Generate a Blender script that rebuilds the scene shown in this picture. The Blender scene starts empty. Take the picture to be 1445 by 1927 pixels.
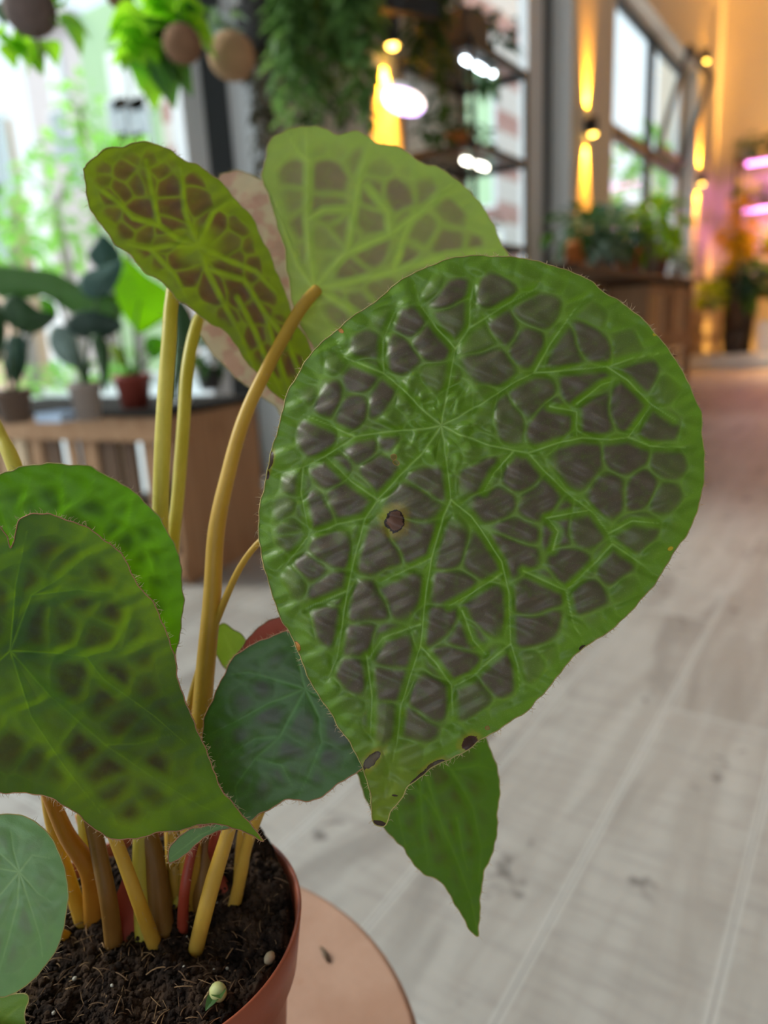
import bpy, math, random
import numpy as np
from mathutils import Vector, Matrix

# ------------------------------------------------------------------ camera, sky, sun, exposure
S = bpy.context.scene
COL = S.collection
FPX = 1336.0; CX, CY = 722.5, 963.5; CAMH = 0.70
YAW, PIT, ROL = math.radians(-34.8), math.radians(14.3), math.radians(3.0)
CAM = np.array([0.0, 0.0, CAMH])
FW = np.array([math.sin(YAW)*math.cos(PIT), math.cos(YAW)*math.cos(PIT), -math.sin(PIT)])
R0 = np.array([math.cos(YAW), -math.sin(YAW), 0.0]); U0 = np.cross(R0, FW)
RT = math.cos(ROL)*R0 - math.sin(ROL)*U0
UP = math.sin(ROL)*R0 + math.cos(ROL)*U0
cd = bpy.data.cameras.new('camera'); cam = bpy.data.objects.new('camera', cd); COL.objects.link(cam)
cam.matrix_world = Matrix(((RT[0], UP[0], -FW[0], 0), (RT[1], UP[1], -FW[1], 0), (RT[2], UP[2], -FW[2], CAMH), (0, 0, 0, 1)))
cd.sensor_fit = 'VERTICAL'; cd.sensor_height = 36.0; cd.lens = FPX/1927*36.0
cd.clip_start = 0.02; cd.clip_end = 300
cd.dof.use_dof = True; cd.dof.focus_distance = 0.268; cd.dof.aperture_fstop = (cd.lens/1000)/0.0046
S.camera = cam
S.view_settings.view_transform = 'Standard'; S.view_settings.look = 'None'
S.view_settings.gamma = 1; S.view_settings.exposure = 0.55
S.cycles.use_denoising = True
S.cycles.max_bounces = 7; S.cycles.diffuse_bounces = 3; S.cycles.transmission_bounces = 6; S.cycles.transparent_max_bounces = 8
S.cycles.sample_clamp_indirect = 4.0; S.cycles.caustics_reflective = False; S.cycles.caustics_refractive = False

W = bpy.data.worlds.new('sky'); S.world = W; W.use_nodes = True
wn = W.node_tree; wn.nodes.clear()
wo = wn.nodes.new('ShaderNodeOutputWorld'); bg = wn.nodes.new('ShaderNodeBackground')
tc = wn.nodes.new('ShaderNodeTexCoord'); sp = wn.nodes.new('ShaderNodeSeparateXYZ'); cr = wn.nodes.new('ShaderNodeValToRGB')
cr.color_ramp.elements[0].position = 0.0; cr.color_ramp.elements[0].color = (0.95, 0.96, 0.97, 1)
cr.color_ramp.elements[1].position = 0.7; cr.color_ramp.elements[1].color = (0.62, 0.84, 1.0, 1)
wn.links.new(tc.outputs['Generated'], sp.inputs[0]); wn.links.new(sp.outputs['Z'], cr.inputs[0])
wn.links.new(cr.outputs[0], bg.inputs[0]); bg.inputs[1].default_value = 1.05
wn.links.new(bg.outputs[0], wo.inputs[0])

sd = bpy.data.lights.new('sun', 'SUN'); sd.energy = 3.0; sd.angle = math.radians(24); sd.color = (1.0, 0.95, 0.84)
sun = bpy.data.objects.new('sun', sd); COL.objects.link(sun)
sun.rotation_euler = Vector((-0.85, -0.32, 0.62)).to_track_quat('Z', 'Y').to_euler()

# ------------------------------------------------------------------ helpers
random.seed(5); RNG = np.random.default_rng(5)
def ray(x, y): return FW + (x-CX)/FPX*RT - (y-CY)/FPX*UP
def P(x, y, d): return CAM + ray(x, y)*d
def hit(x, y, ax, v):
    q = ray(x, y); return CAM + q*((v-CAM[ax])/q[ax])
def proj(p):
    p = np.array(p)-CAM; d = p@FW; return CX+FPX*(p@RT)/d, CY-FPX*(p@UP)/d, d
def zcol(X, Y, py):
    lo, hi = -1.0, 12.0
    for _ in range(40):
        m = (lo+hi)/2
        if proj((X, Y, m))[1] > py: lo = m
        else: hi = m
    return (lo+hi)/2

def tag(o, label=None, cat=None, group=None, kind=None):
    if label: o['label'] = label
    if cat: o['category'] = cat
    if group: o['group'] = group
    if kind: o['kind'] = kind
    return o
def empty(name, loc, label=None, cat=None, group=None):
    o = bpy.data.objects.new(name, None); COL.objects.link(o); o.location = [float(v) for v in loc]
    o.empty_display_size = 0.05
    return tag(o, label, cat, group)
def link(name, me, m, parent=None, smooth=False):
    o = bpy.data.objects.new(name, me); COL.objects.link(o)
    if m is not None: me.materials.append(m)
    if smooth: me.polygons.foreach_set('use_smooth', [True]*len(me.polygons))
    if parent is not None:
        o.parent = parent
        if parent.type == 'EMPTY': o.matrix_parent_inverse = Matrix.Translation(-parent.location)
    return o
class MB:
    def __init__(s): s.v = []; s.f = []
    def add(s, v, f):
        n = len(s.v); s.v += [tuple(map(float, p)) for p in v]; s.f += [tuple(i+n for i in q) for q in f]; return s
    def box(s, a, b, M=None):
        x0, y0, z0 = a; x1, y1, z1 = b
        v = [(x0,y0,z0),(x1,y0,z0),(x1,y1,z0),(x0,y1,z0),(x0,y0,z1),(x1,y0,z1),(x1,y1,z1),(x0,y1,z1)]
        if M is not None: v = [tuple(M @ Vector(p)) for p in v]
        return s.add(v, [(0,3,2,1),(4,5,6,7),(0,1,5,4),(1,2,6,5),(2,3,7,6),(3,0,4,7)])
    def tube(s, pts, rad, n=8, caps=True):
        pts = [np.array(p, float) for p in pts]; k = len(pts)
        if not hasattr(rad, '__len__'): rad = [rad]*k
        v = []; ref = None
        for i in range(k):
            t = pts[min(i+1, k-1)]-pts[max(i-1, 0)]; t = t/(np.linalg.norm(t)+1e-12)
            if ref is None: ref = np.cross(t, [0.3, 0.9, 0.2]); 
            ref = ref - t*(ref@t); ref = ref/(np.linalg.norm(ref)+1e-12); b = np.cross(t, ref)
            for j in range(n):
                a = 2*math.pi*j/n; v.append(pts[i]+rad[i]*(math.cos(a)*ref+math.sin(a)*b))
        f = [(i*n+j, i*n+(j+1)%n, (i+1)*n+(j+1)%n, (i+1)*n+j) for i in range(k-1) for j in range(n)]
        if caps: f += [tuple(range(n-1, -1, -1)), tuple((k-1)*n+j for j in range(n))]
        return s.add(v, f)
    def lathe(s, prof, c=(0,0,0), n=40, closed=False):
        v = []; k = len(prof)
        for (r, z) in prof:
            for j in range(n):
                a = 2*math.pi*j/n; v.append((c[0]+r*math.cos(a), c[1]+r*math.sin(a), c[2]+z))
        f = [(i*n+j, i*n+(j+1)%n, (i+1)*n+(j+1)%n, (i+1)*n+j) for i in range(k-1) for j in range(n)]
        if closed: f += [((k-1)*n+j, (k-1)*n+(j+1)%n, (j+1)%n, j) for j in range(n)]
        else: f += [tuple(range(n-1, -1, -1)), tuple((k-1)*n+j for j in range(n))]
        return s.add(v, f)
    def ball(s, c, r, n=8, m=6, sq=(1,1,1)):
        v = [(c[0], c[1], c[2]-r*sq[2])]
        for i in range(1, m):
            t = math.pi*i/m
            for j in range(n):
                a = 2*math.pi*j/n; v.append((c[0]+r*sq[0]*math.sin(t)*math.cos(a), c[1]+r*sq[1]*math.sin(t)*math.sin(a), c[2]-r*sq[2]*math.cos(t)))
        v.append((c[0], c[1], c[2]+r*sq[2])); L = len(v)-1
        f = [(0, 1+(j+1)%n, 1+j) for j in range(n)]
        f += [(1+i*n+j, 1+i*n+(j+1)%n, 1+(i+1)*n+(j+1)%n, 1+(i+1)*n+j) for i in range(m-2) for j in range(n)]
        f += [(L, 1+(m-2)*n+j, 1+(m-2)*n+(j+1)%n) for j in range(n)]
        return s.add(v, f)
    def leaf(s, base, d, up, L, Wd, droop=0.5, nu=6, cup=0.15):
        """a pointed leaf blade from base along d, bending downwards"""
        d = np.array(d, float); d /= np.linalg.norm(d)
        side = np.cross(d, up); side /= (np.linalg.norm(side)+1e-9); nn = np.cross(side, d)
        v = []
        for i in range(nu+1):
            t = i/nu; w = Wd*math.sin(math.pi*min(1, t*0.93+0.05)**0.75)*0.5
            c = np.array(base)+d*L*t - np.array([0,0,1])*droop*L*t*t
            for k in (-1, 0, 1): v.append(c+side*w*k+nn*abs(k)*w*cup*2)
        f = [(i*3+k, i*3+k+1, (i+1)*3+k+1, (i+1)*3+k) for i in range(nu) for k in (0, 1)]
        return s.add(v, f)
    def build(s, name, m, parent=None, smooth=False):
        me = bpy.data.meshes.new(name); me.from_pydata(s.v, [], s.f); me.update()
        return link(name, me, m, parent, smooth)
def bevel(o, w=0.004, seg=2):
    b = o.modifiers.new('bevel', 'BEVEL'); b.width = w; b.segments = seg; b.limit_method = 'ANGLE'; return o
def copy_tree(o, parent=None):
    c = o.copy(); COL.objects.link(c); mi = o.matrix_parent_inverse.copy(); c.parent = parent; c.matrix_parent_inverse = mi
    for ch in list(o.children): copy_tree(ch, c)
    return c

# ------------------------------------------------------------------ materials
def nt(m): m.use_nodes = True; m.node_tree.nodes.clear(); return m.node_tree
class NB:
    """small node helper"""
    def __init__(s, name):
        s.m = bpy.data.materials.new(name); s.t = nt(s.m); s.o = s.n('ShaderNodeOutputMaterial')
    def n(s, k, **kw):
        x = s.t.nodes.new(k)
        for a, b in kw.items(): setattr(x, a, b)
        return x
    def l(s, a, b): s.t.links.new(a, b)
    def val(s, sock, v):
        if isinstance(v, bpy.types.NodeSocket): s.l(v, sock)
        elif isinstance(v, (tuple, list)): sock.default_value = (*v, 1) if len(v) == 3 and len(sock.default_value) == 4 else v
        else: sock.default_value = v
    def math(s, op, a, b=0.0, c=0.0, clamp=False):
        x = s.n('ShaderNodeMath', operation=op, use_clamp=clamp)
        s.val(x.inputs[0], a); s.val(x.inputs[1], b); s.val(x.inputs[2], c); return x.outputs[0]
    def mix(s, f, a, b, blend='MIX'):
        x = s.n('ShaderNodeMix', data_type='RGBA', blend_type=blend)
        s.val(x.inputs[0], f); s.val(x.inputs[6], a); s.val(x.inputs[7], b); return x.outputs[2]
    def noise(s, scale, detail=3, co=None, rough=0.5, dist=0.0):
        x = s.n('ShaderNodeTexNoise'); x.inputs['Scale'].default_value = scale; x.inputs['Detail'].default_value = detail
        x.inputs['Roughness'].default_value = rough; x.inputs['Distortion'].default_value = dist
        if co is not None: s.l(co, x.inputs['Vector'])
        return x.outputs['Fac']
    def ramp(s, v, lo, hi, a=0.0, b=1.0):
        x = s.n('ShaderNodeMapRange', clamp=True, interpolation_type='SMOOTHSTEP')
        s.val(x.inputs[0], v); s.val(x.inputs[1], lo); s.val(x.inputs[2], hi); s.val(x.inputs[3], a); s.val(x.inputs[4], b); return x.outputs[0]
    def obj(s): return s.n('ShaderNodeTexCoord').outputs['Object']
    def pos(s): return s.n('ShaderNodeNewGeometry').outputs['Position']
    def map(s, co, sc=(1,1,1), rot=(0,0,0), loc=(0,0,0)):
        x = s.n('ShaderNodeMapping'); s.l(co, x.inputs[0]); x.inputs[1].default_value = loc; x.inputs[2].default_value = rot; x.inputs[3].default_value = sc; return x.outputs[0]
    def attr(s, name): return s.n('ShaderNodeAttribute', attribute_name=name).outputs['Fac']
    def bump(s, h, st=0.3, d=0.001):
        x = s.n('ShaderNodeBump'); x.inputs['Strength'].default_value = st; x.inputs['Distance'].default_value = d; s.l(h, x.inputs['Height']); return x.outputs[0]
    def bsdf(s, col, rough=0.6, spec=0.4, nrm=None, metal=0.0, out=True):
        x = s.n('ShaderNodeBsdfPrincipled'); s.val(x.inputs['Base Color'], col); s.val(x.inputs['Roughness'], rough)
        x.inputs['Specular IOR Level'].default_value = spec; x.inputs['Metallic'].default_value = metal
        if nrm is not None: s.l(nrm, x.inputs['Normal'])
        if out: s.l(x.outputs[0], s.o.inputs[0])
        return x.outputs[0]
def mat(name, c, rough=0.6, var=0.12, scale=8.0, spec=0.4, metal=0.0, bmp=0.0):
    b = NB(name); no = b.noise(scale, 4, b.obj())
    col = b.mix(no, [max(0, k*(1-var)) for k in c], [min(1, k*(1+var)) for k in c])
    nr = b.bump(b.noise(scale*12, 3, b.obj()), bmp, 0.002) if bmp else None
    b.bsdf(col, rough, spec, nr, metal); return b.m
def wood(name, c1, c2, axis=2, scale=1.0):
    b = NB(name); sc = [18*scale]*3; sc[axis] = 1.6*scale
    co = b.map(b.obj(), sc); g = b.noise(1.5, 6, co, 0.6, 1.2); g2 = b.noise(0.8, 3, b.map(b.obj(), (5, 5, 5)))
    col = b.mix(b.ramp(g, .3, .7), c1, c2); col = b.mix(b.math('MULTIPLY', g2, .35), col, [k*.55 for k in c1])
    b.bsdf(col, .7, .25, b.bump(g, .3, .002)); return b.m
def emit(name, c, st):
    b = NB(name); e = b.n('ShaderNodeEmission'); e.inputs[0].default_value = (*c, 1); e.inputs[1].default_value = st; b.l(e.outputs[0], b.o.inputs[0]); return b.m
def foliage(name, c, tc=None, tr=0.4, rough=0.45, scale=14.0):
    """simple translucent leaf"""
    b = NB(name); no = b.noise(scale, 3, b.obj())
    col = b.mix(no, [k*.65 for k in c], [min(1, k*1.3) for k in c])
    tc = tc or [min(1, c[0]*1.5+.02), min(1, c[1]*1.9), c[2]*.5]
    p = b.bsdf(col, rough, .4, out=False); t = b.n('ShaderNodeBsdfTranslucent'); t.inputs[0].default_value = (*tc, 1)
    m = b.n('ShaderNodeMixShader'); m.inputs[0].default_value = tr; b.l(p, m.inputs[1]); b.l(t.outputs[0], m.inputs[2]); b.l(m.outputs[0], b.o.inputs[0]); return b.m

def begonia_mat(name, green, patch, vein, tgreen, tpatch, tr=0.35, rough=0.36, spec=0.5, speck=0.10, spots=(), tip=None, coat=0.0, pnoise=0.0, red=0.0, vk=.75):
    """leaf with blistered dark patches between paler veins. UV = position on the leaf (leaf units)."""
    b = NB(name)
    uv = b.n('ShaderNodeUVMap', uv_map='leaf').outputs[0]
    ve, pa, mg = b.attr('vein'), b.attr('patch'), b.attr('margin')
    n1 = b.noise(9, 4, uv, .6); n2 = b.noise(420, 2, uv, .7); n3 = b.noise(40, 3, uv, .6)
    g = b.mix(n1, [k*.75 for k in green], [k*1.25 for k in green])
    pf = b.math('MULTIPLY', pa, b.ramp(n3, .15, .6, .7, 1.0))
    c = b.mix(pf, g, b.mix(n3, [k*.8 for k in patch], [k*1.2 for k in patch]))
    c = b.mix(b.math('MULTIPLY', ve, vk), c, vein)
    c = b.mix(b.ramp(n2, .56, .75, 0, speck), c, (.75, .8, .5))
    tg = b.mix(n1, [k*.8 for k in tgreen], [k*1.15 for k in tgreen])
    if pnoise:
        big = b.ramp(b.noise(3.2, 2, uv), .42, .6)
        tg = b.mix(b.math('MULTIPLY', big, pnoise), tg, [k*.25 for k in tgreen])
    t_ = b.mix(b.math('MULTIPLY', pf, .93), tg, tpatch)
    if red:
        rb = b.math('MULTIPLY', b.ramp(b.noise(22, 2, uv), .46, .60), red); c = b.mix(rb, c, (.42, .12, .13)); t_ = b.mix(rb, t_, (.5, .12, .14))
    t_ = b.mix(b.math('MULTIPLY', ve, .6), t_, [min(1, k*1.25) for k in tgreen])
    if tip:
        (tx, ty, tr_, tcx) = tip
        d = b.n('ShaderNodeVectorMath', operation='DISTANCE'); b.l(uv, d.inputs[0]); d.inputs[1].default_value = (tx, ty, 0)
        tf = b.ramp(d.outputs['Value'], tr_, 0, 0, .8); c = b.mix(tf, c, tcx); 
    dn = b.noise(26, 4, uv, .7)
    for (sx, sy, rx, ry, rot, halo, inner, ring) in spots:
        mp = b.n('ShaderNodeMapping'); mp.vector_type = 'TEXTURE'; b.l(uv, mp.inputs[0])
        mp.inputs[1].default_value = (sx, sy, 0); mp.inputs[2].default_value = (0, 0, rot); mp.inputs[3].default_value = (rx, ry, 1)
        ln = b.n('ShaderNodeVectorMath', operation='LENGTH'); b.l(mp.outputs[0], ln.inputs[0])
        d = b.math('ADD', ln.outputs['Value'], b.math('MULTIPLY', b.math('SUBTRACT', dn, .5), 1.7))
        if halo: 
            h = b.ramp(d, 2.0, 1.0, 0, .5); c = b.mix(h, c, (.33, .25, .02)); t_ = b.mix(h, t_, (.5, .42, .05))
        k = b.ramp(d, 1.06, .98); c = b.mix(k, c, ring); t_ = b.mix(k, t_, (.02, .01, .005))
        k = b.ramp(d, .9, .8); c = b.mix(k, c, inner); t_ = b.mix(k, t_, [q*.8 for q in inner])
    h = b.math('ADD', b.math('MULTIPLY', n2, .35), b.math('MULTIPLY', b.noise(120, 2, uv), .5))
    nr = b.bump(h, .35, .00035)
    rr = b.math('ADD', b.math('MULTIPLY', n2, .22), rough-.1)
    p = b.bsdf(c, rr, spec, nr, out=False)
    t = b.n('ShaderNodeBsdfTranslucent'); b.l(t_, t.inputs[0]); b.l(nr, t.inputs['Normal'])
    m = b.n('ShaderNodeMixShader'); m.inputs[0].default_value = tr; b.l(p, m.inputs[1]); b.l(t.outputs[0], m.inputs[2]); b.l(m.outputs[0], b.o.inputs[0])
    return b.m

M_wall = mat('wall_plaster', (.70, .66, .59), .85, .04, 3, .2, bmp=.1)
M_reveal = mat('reveal_paint', (.82, .83, .83), .6, .03, 3)
M_frame = mat('anthracite_frame', (.045, .05, .055), .45, .1, 6)
M_white = mat('white_plastic', (.8, .82, .86), .4, .04, 6)
M_black = mat('black_metal', (.02, .02, .022), .45, .2, 10)
M_dark = mat('dark_plastic', (.05, .045, .045), .5, .2, 10)
M_terra = mat('terracotta_plastic', (.36, .088, .042), .42, .10, 16, .45, bmp=.05)
M_terra_d = mat('dark_terracotta', (.26, .05, .035), .5, .12, 16)
M_orange = mat('orange_clay', (.62, .20, .05), .6, .15, 16)
M_brown = mat('brown_pot', (.16, .10, .07), .6, .15, 14)
M_grey = mat('grey_pot', (.33, .27, .24), .6, .15, 14)
M_soil = mat('potting_soil', (.035, .024, .018), .95, .4, 30, .1)
M_wood1 = wood('crate_wood', (.36, .19, .10), (.50, .30, .17))
M_wood1h = wood('crate_wood_horizontal', (.36, .19, .10), (.50, .30, .17), 1)
M_wood_l = wood('pale_slat_wood', (.62, .44, .28), (.72, .55, .38))
M_wood_d = wood('dark_crate_board', (.10, .055, .035), (.17, .10, .06))
M_wood_o = wood('orange_wood', (.62, .35, .15), (.75, .47, .24))
M_coco = mat('coconut_shell', (.24, .13, .075), .8, .35, 40, .2, bmp=.5)
M_coco2 = mat('dark_fibre_ball', (.16, .12, .11), .9, .35, 40, .2, bmp=.5)
F_dark = foliage('dark_leaf', (.020, .050, .032), tr=.2)
F_mid = foliage('mid_leaf', (.07, .17, .045))
F_teal = foliage('teal_leaf', (.04, .11, .085), tr=.2)
F_bright = foliage('bright_leaf', (.13, .36, .02), (.42, .85, .03), .6)
F_arch = foliage('arching_leaf', (.12, .22, .08), (.25, .5, .08), .45)
F_glow = foliage('backlit_bright_leaf', (.22, .50, .02), (.62, 1.0, .03), .7)
F_trail = foliage('trailing_leaf', (.13, .24, .08), (.25, .45, .10), .45)
F_lime = foliage('lime_leaf', (.30, .42, .03), (.5, .7, .04), .5)
F_deep = foliage('deep_green_leaf', (.03, .085, .02), tr=.3)
F_tree = foliage('tree_leaf', (.27, .54, .11), (.45, .9, .15), .5)
F_silver = foliage('silvery_leaf', (.22, .30, .28), tr=.2)
F_yellow = foliage('yellow_leaf', (.55, .42, .02), (.8, .6, .02), .5)

# ------------------------------------------------------------------ room shell
WX, WT = -2.1, 0.20           # inner face of the window wall, its thickness
CH, YB, XR, YF = 5.2, 11.5, 5.0, -3.0
def struct(name, mb, m, smooth=False, bv=0):
    o = mb.build(name, m, None, smooth); o['kind'] = 'structure'
    if bv: bevel(o, bv)
    return o

def floor_mat():
    b = NB('grey_plank_floor'); pos = b.pos()
    co = b.map(pos, (1, 1, 1), (0, 0, math.radians(90)), (.03, .075, 0))
    br = b.n('ShaderNodeTexBrick', offset=.37, offset_frequency=2); b.l(co, br.inputs[0])
    br.inputs['Color1'].default_value = (.20, .18, .17, 1); br.inputs['Color2'].default_value = (.80, .80, .80, 1); br.inputs['Mortar'].default_value = (0, 0, 0, 1)
    br.inputs['Scale'].default_value = 1; br.inputs['Brick Width'].default_value = 1.22; br.inputs['Row Height'].default_value = .185
    br.inputs['Mortar Size'].default_value = .0014; br.inputs['Mortar Smooth'].default_value = .2; br.inputs['Bias'].default_value = 0
    sepc = b.n('ShaderNodeSeparateColor'); b.l(br.outputs['Color'], sepc.inputs[0]); per = sepc.outputs[0]
    # grain runs along Y, brushed saw marks run across it
    off = b.n('ShaderNodeVectorMath', operation='ADD'); b.l(pos, off.inputs[0])
    cmb = b.n('ShaderNodeCombineXYZ'); b.l(b.math('MULTIPLY', per, 7), cmb.inputs[1]); b.l(b.math('MULTIPLY', per, 3), cmb.inputs[2]); b.l(cmb.outputs[0], off.inputs[1])
    g1 = b.noise(1, 5, b.map(off.outputs[0], (16, 2.0, 1)), .6, .6)
    g2 = b.noise(1, 4, b.map(off.outputs[0], (9, 60, 1)), .6)
    g3 = b.noise(1, 3, b.map(off.outputs[0], (5.5, 1.3, 1)), .55, 1.5)
    c = b.mix(per, (.255, .228, .205), (.40, .37, .345))
    c = b.mix(b.ramp(g1, .38, .66, 0, .45), c, (.50, .48, .46))
    c = b.mix(b.ramp(g3, .48, .66, 0, .6), c, (.20, .18, .165))
    c = b.mix(b.ramp(g2, .45, .7, 0, .4), c, (.25, .225, .215))
    # knots and cracks
    vo = b.n('ShaderNodeTexVoronoi'); vo.feature = 'F1'; wob = b.n('ShaderNodeVectorMath', operation='ADD')
    nz = b.n('ShaderNodeTexNoise'); nz.inputs['Scale'].default_value = 22; b.l(pos, nz.inputs['Vector'])
    sc_ = b.n('ShaderNodeVectorMath', operation='SCALE'); b.l(nz.outputs['Color'], sc_.inputs[0]); sc_.inputs['Scale'].default_value = 1.1
    b.l(b.map(pos, (8.5, 3.2, 0)), wob.inputs[0]); b.l(sc_.outputs[0], wob.inputs[1]); b.l(wob.outputs[0], vo.inputs['Vector']); vo.inputs['Scale'].default_value = 1
    c = b.mix(b.ramp(vo.outputs['Distance'], .20, .03, 0, .75), c, (.10, .085, .08))
    seam = b.math('SUBTRACT', 1.0, b.math('SUBTRACT', 1.0, br.outputs['Fac']))
    c = b.mix(b.math('MULTIPLY', seam, .35), c, (.20, .18, .17))
    # pale worn bevel beside each seam
    br2 = b.n('ShaderNodeTexBrick', offset=.37, offset_frequency=2); b.l(co, br2.inputs[0])
    for k_, v_ in (('Scale', 1), ('Brick Width', 1.22), ('Row Height', .185), ('Mortar Size', .008), ('Mortar Smooth', .6)): br2.inputs[k_].default_value = v_
    c = b.mix(b.math('MULTIPLY', b.math('MULTIPLY', br2.outputs['Fac'], b.math('SUBTRACT', 1.0, seam)), .42), c, (.60, .59, .58))
    b.bsdf(c, .52, .4, b.bump(b.math('ADD', g2, b.math('MULTIPLY', seam, -2)), .15, .001)); return b.m
struct('floor', MB().box((WX-WT, YF, -.05), (XR, YB, 0)), floor_mat())
struct('ceiling', MB().box((WX-WT, YF, CH), (XR, YB+.2, CH+.1)), mat('ceiling_paint', (.78, .76, .72), .9, .03, 3, .1))
struct('wall_right', MB().box((XR, YF, 0), (XR+.2, YB+.2, CH)), M_wall)
fr_ = MB().box((WX-WT, YF-.2, 0), (WX+.3, YF, CH)).box((XR-.8, YF-.2, 0), (XR+.2, YF, CH)).box((WX+.3, YF-.2, 0), (XR-.8, YF, .5)).box((WX+.3, YF-.2, 3.0), (XR-.8, YF, CH))  # unseen wall behind the camera; its opening is sized for extra front light
struct('wall_front_unseen', fr_, M_wall)
struct('wall_back', MB().box((WX-WT, YB, 0), (XR, YB+.2, CH)), M_wall)
# window openings  (y0, y1, sill, head)
OPEN = [(-2.4, 2.315, .08, 3.9), (4.05, 5.78, .08, 3.9), (6.80, 10.15, .85, 3.55)]
wl = MB(); y = YF
for (a, b_, s_, h_) in OPEN:
    wl.box((WX-WT, y, 0), (WX, a, CH)); wl.box((WX-WT, a, 0), (WX, b_, s_)); wl.box((WX-WT, a, h_), (WX, b_, CH)); y = b_
wl.box((WX-WT, y, 0), (WX, YB, CH)); struct('wall_left', wl, M_wall)
rv = MB()
for (a, b_, s_, h_) in OPEN:
    rv.box((WX-WT+.01, b_-.012, s_), (WX+.003, b_+.001, h_)); rv.box((WX-WT+.01, a, s_-.001), (WX+.02, b_, s_+.012)); rv.box((WX-WT+.01, a-.001, s_), (WX+.003, a+.012, h_))
struct('trim_1', rv, M_reveal)
struct('baseboard_left', MB().box((WX, 2.315, 0), (WX+.014, 4.05, .08)).box((WX, 5.78, 0), (WX+.014, YB, .08)), M_reveal)
struct('baseboard_back', MB().box((WX+.014, YB-.014, 0), (XR, YB, .09)), M_reveal)

def glass_mat():
    b = NB('window_glass'); t = b.n('ShaderNodeBsdfTransparent'); t.inputs[0].default_value = (.95, .98, .98, 1)
    g = b.n('ShaderNodeBsdfGlossy'); g.inputs['Roughness'].default_value = .02
    m = b.n('ShaderNodeMixShader'); m.inputs[0].default_value = .05
    b.l(t.outputs[0], m.inputs[1]); b.l(g.outputs[0], m.inputs[2]); b.l(m.outputs[0], b.o.inputs[0]); return b.m
M_glass = glass_mat()
XO = WX-WT                   # plane of the frames
def window(n, a, b_, s_, h_, mull, trans, jt=.14):
    fr = MB(); t = .055; x0, x1 = XO-.03, XO+.045
    fr.box((x0, a, s_), (x1, a+t, h_)).box((x0, b_-jt, s_), (x1, b_, h_)).box((x0, a, s_), (x1, b_, s_+t)).box((x0, a, h_-t), (x1, b_, h_))
    for m in mull: fr.box((x0, m-t*.9, s_+t), (x1, m+t*.9, h_-t))
    if trans: fr.box((x0, a, trans-t*1.1), (x1, b_, trans+t*1.1))
    o = fr.build('window_%d' % n, M_frame); o['kind'] = 'structure'; bevel(o, .004)
    g = MB().box((XO-.004, a+.01, s_+.01), (XO+.004, b_-.01, h_-.01)).build('glass', M_glass, o)
    return o
w1 = window(1, *OPEN[0], [-.55], 0)
w2 = window(2, *OPEN[1], [], 0)
w3 = window(3, *OPEN[2], [8.69], 2.42, .07)
for (o, (a, b_, s_, h_), w_) in ((w1, OPEN[0], .11), (w2, OPEN[1], .30), (w3, OPEN[2], .14)):   # pale inner sash stile beside the far jamb
    MB().box((XO-.028, b_-(.0705 if o is w3 else .1405)-w_, s_+.056), (XO+.036, b_-(.0705 if o is w3 else .1405), h_-.056)).build('sash_stile', M_white, o)
# tilted open upper sash of window 3
sa = MB(); a, b_ = 8.76, 10.0; H1 = 3.47-2.47
Mt = Matrix.Translation((XO+.06, 0, 2.47)) @ Matrix.Rotation(math.radians(17), 4, 'Y')
for bx in (((0, a, 0), (.05, b_, .07)), ((0, a, H1-.07), (.05, b_, H1)), ((0, a, 0), (.05, a+.06, H1)), ((0, b_-.07, 0), (.05, b_, H1))): sa.box(*bx, M=Mt)
so = bevel(sa.build('open_sash', M_frame, w3), .004)
MB().box((.02, a+.05, .05), (.028, b_-.05, H1-.05), M=Mt).build('sash_glass', M_glass, so)

# ------------------------------------------------------------------ outside
struct('pavement', MB().box((-60, -30, -.3), (XO-.3, 60, -.2)), mat('pale_paving', (.64, .65, .66), .9, .06, .4))
def facade(name, x0, x1, yy, z1, m, label, rows, wins, m_extra=None, depth=6):
    o = empty(name, ((x0+x1)/2, yy, -.2), label, 'building')
    MB().box((x0, yy, -.2), (x1, yy+depth, z1)).build('wall', m, o)
    for (wx, wz, ww, wh, wm) in wins:
        f = bevel(MB().box((wx-ww/2, yy-.06, wz), (wx+ww/2, yy+.02, wz+wh)).build('window', M_white, o), .01)
        MB().box((wx-ww/2+.08, yy-.075, wz+.08), (wx+ww/2-.08, yy-.055, wz+wh-.08)).build('pane', wm, f)
    return o
M_pane = mat('outside_pane', (.42, .47, .50), .2, .2, 1)
M_pane_l = mat('outside_blind', (.75, .78, .78), .5, .05, 1)
M_facA = mat('pink_grey_render', (.66, .59, .60), .9, .03, .5); M_facG = mat('green_render', (.44, .62, .38), .9, .03, .5)
M_facO = mat('orange_render', (.72, .48, .35), .9, .03, .5)
def brick_mat():
    b = NB('banded_brick'); sx = b.n('ShaderNodeSeparateXYZ'); b.l(b.pos(), sx.inputs[0])
    f = b.math('FRACT', b.math('MULTIPLY', sx.outputs[2], .85)); k = b.ramp(f, .42, .5)
    br = b.n('ShaderNodeTexBrick'); b.l(b.map(b.pos(), (1, 0, 1), (math.radians(90), 0, 0)), br.inputs[0]); br.inputs['Scale'].default_value = 3
    br.inputs['Color1'].default_value = (.42, .20, .18, 1); br.inputs['Color2'].default_value = (.50, .27, .24, 1); br.inputs['Mortar'].default_value = (.6, .55, .5, 1)
    b.bsdf(b.mix(k, br.outputs[0], (.70, .64, .60)), .9, .1); return b.m
M_brick = brick_mat()
YA = 16.0
xg0, xg1 = hit(142, 150, 1, YA)[0], hit(296, 150, 1, YA)[0]; xa0 = hit(47, 150, 1, YA)[0]; xb1 = hit(1000, 400, 1, YA)[0]
zr_ = hit(170, 25, 1, YA)[2]
wins = []
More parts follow.
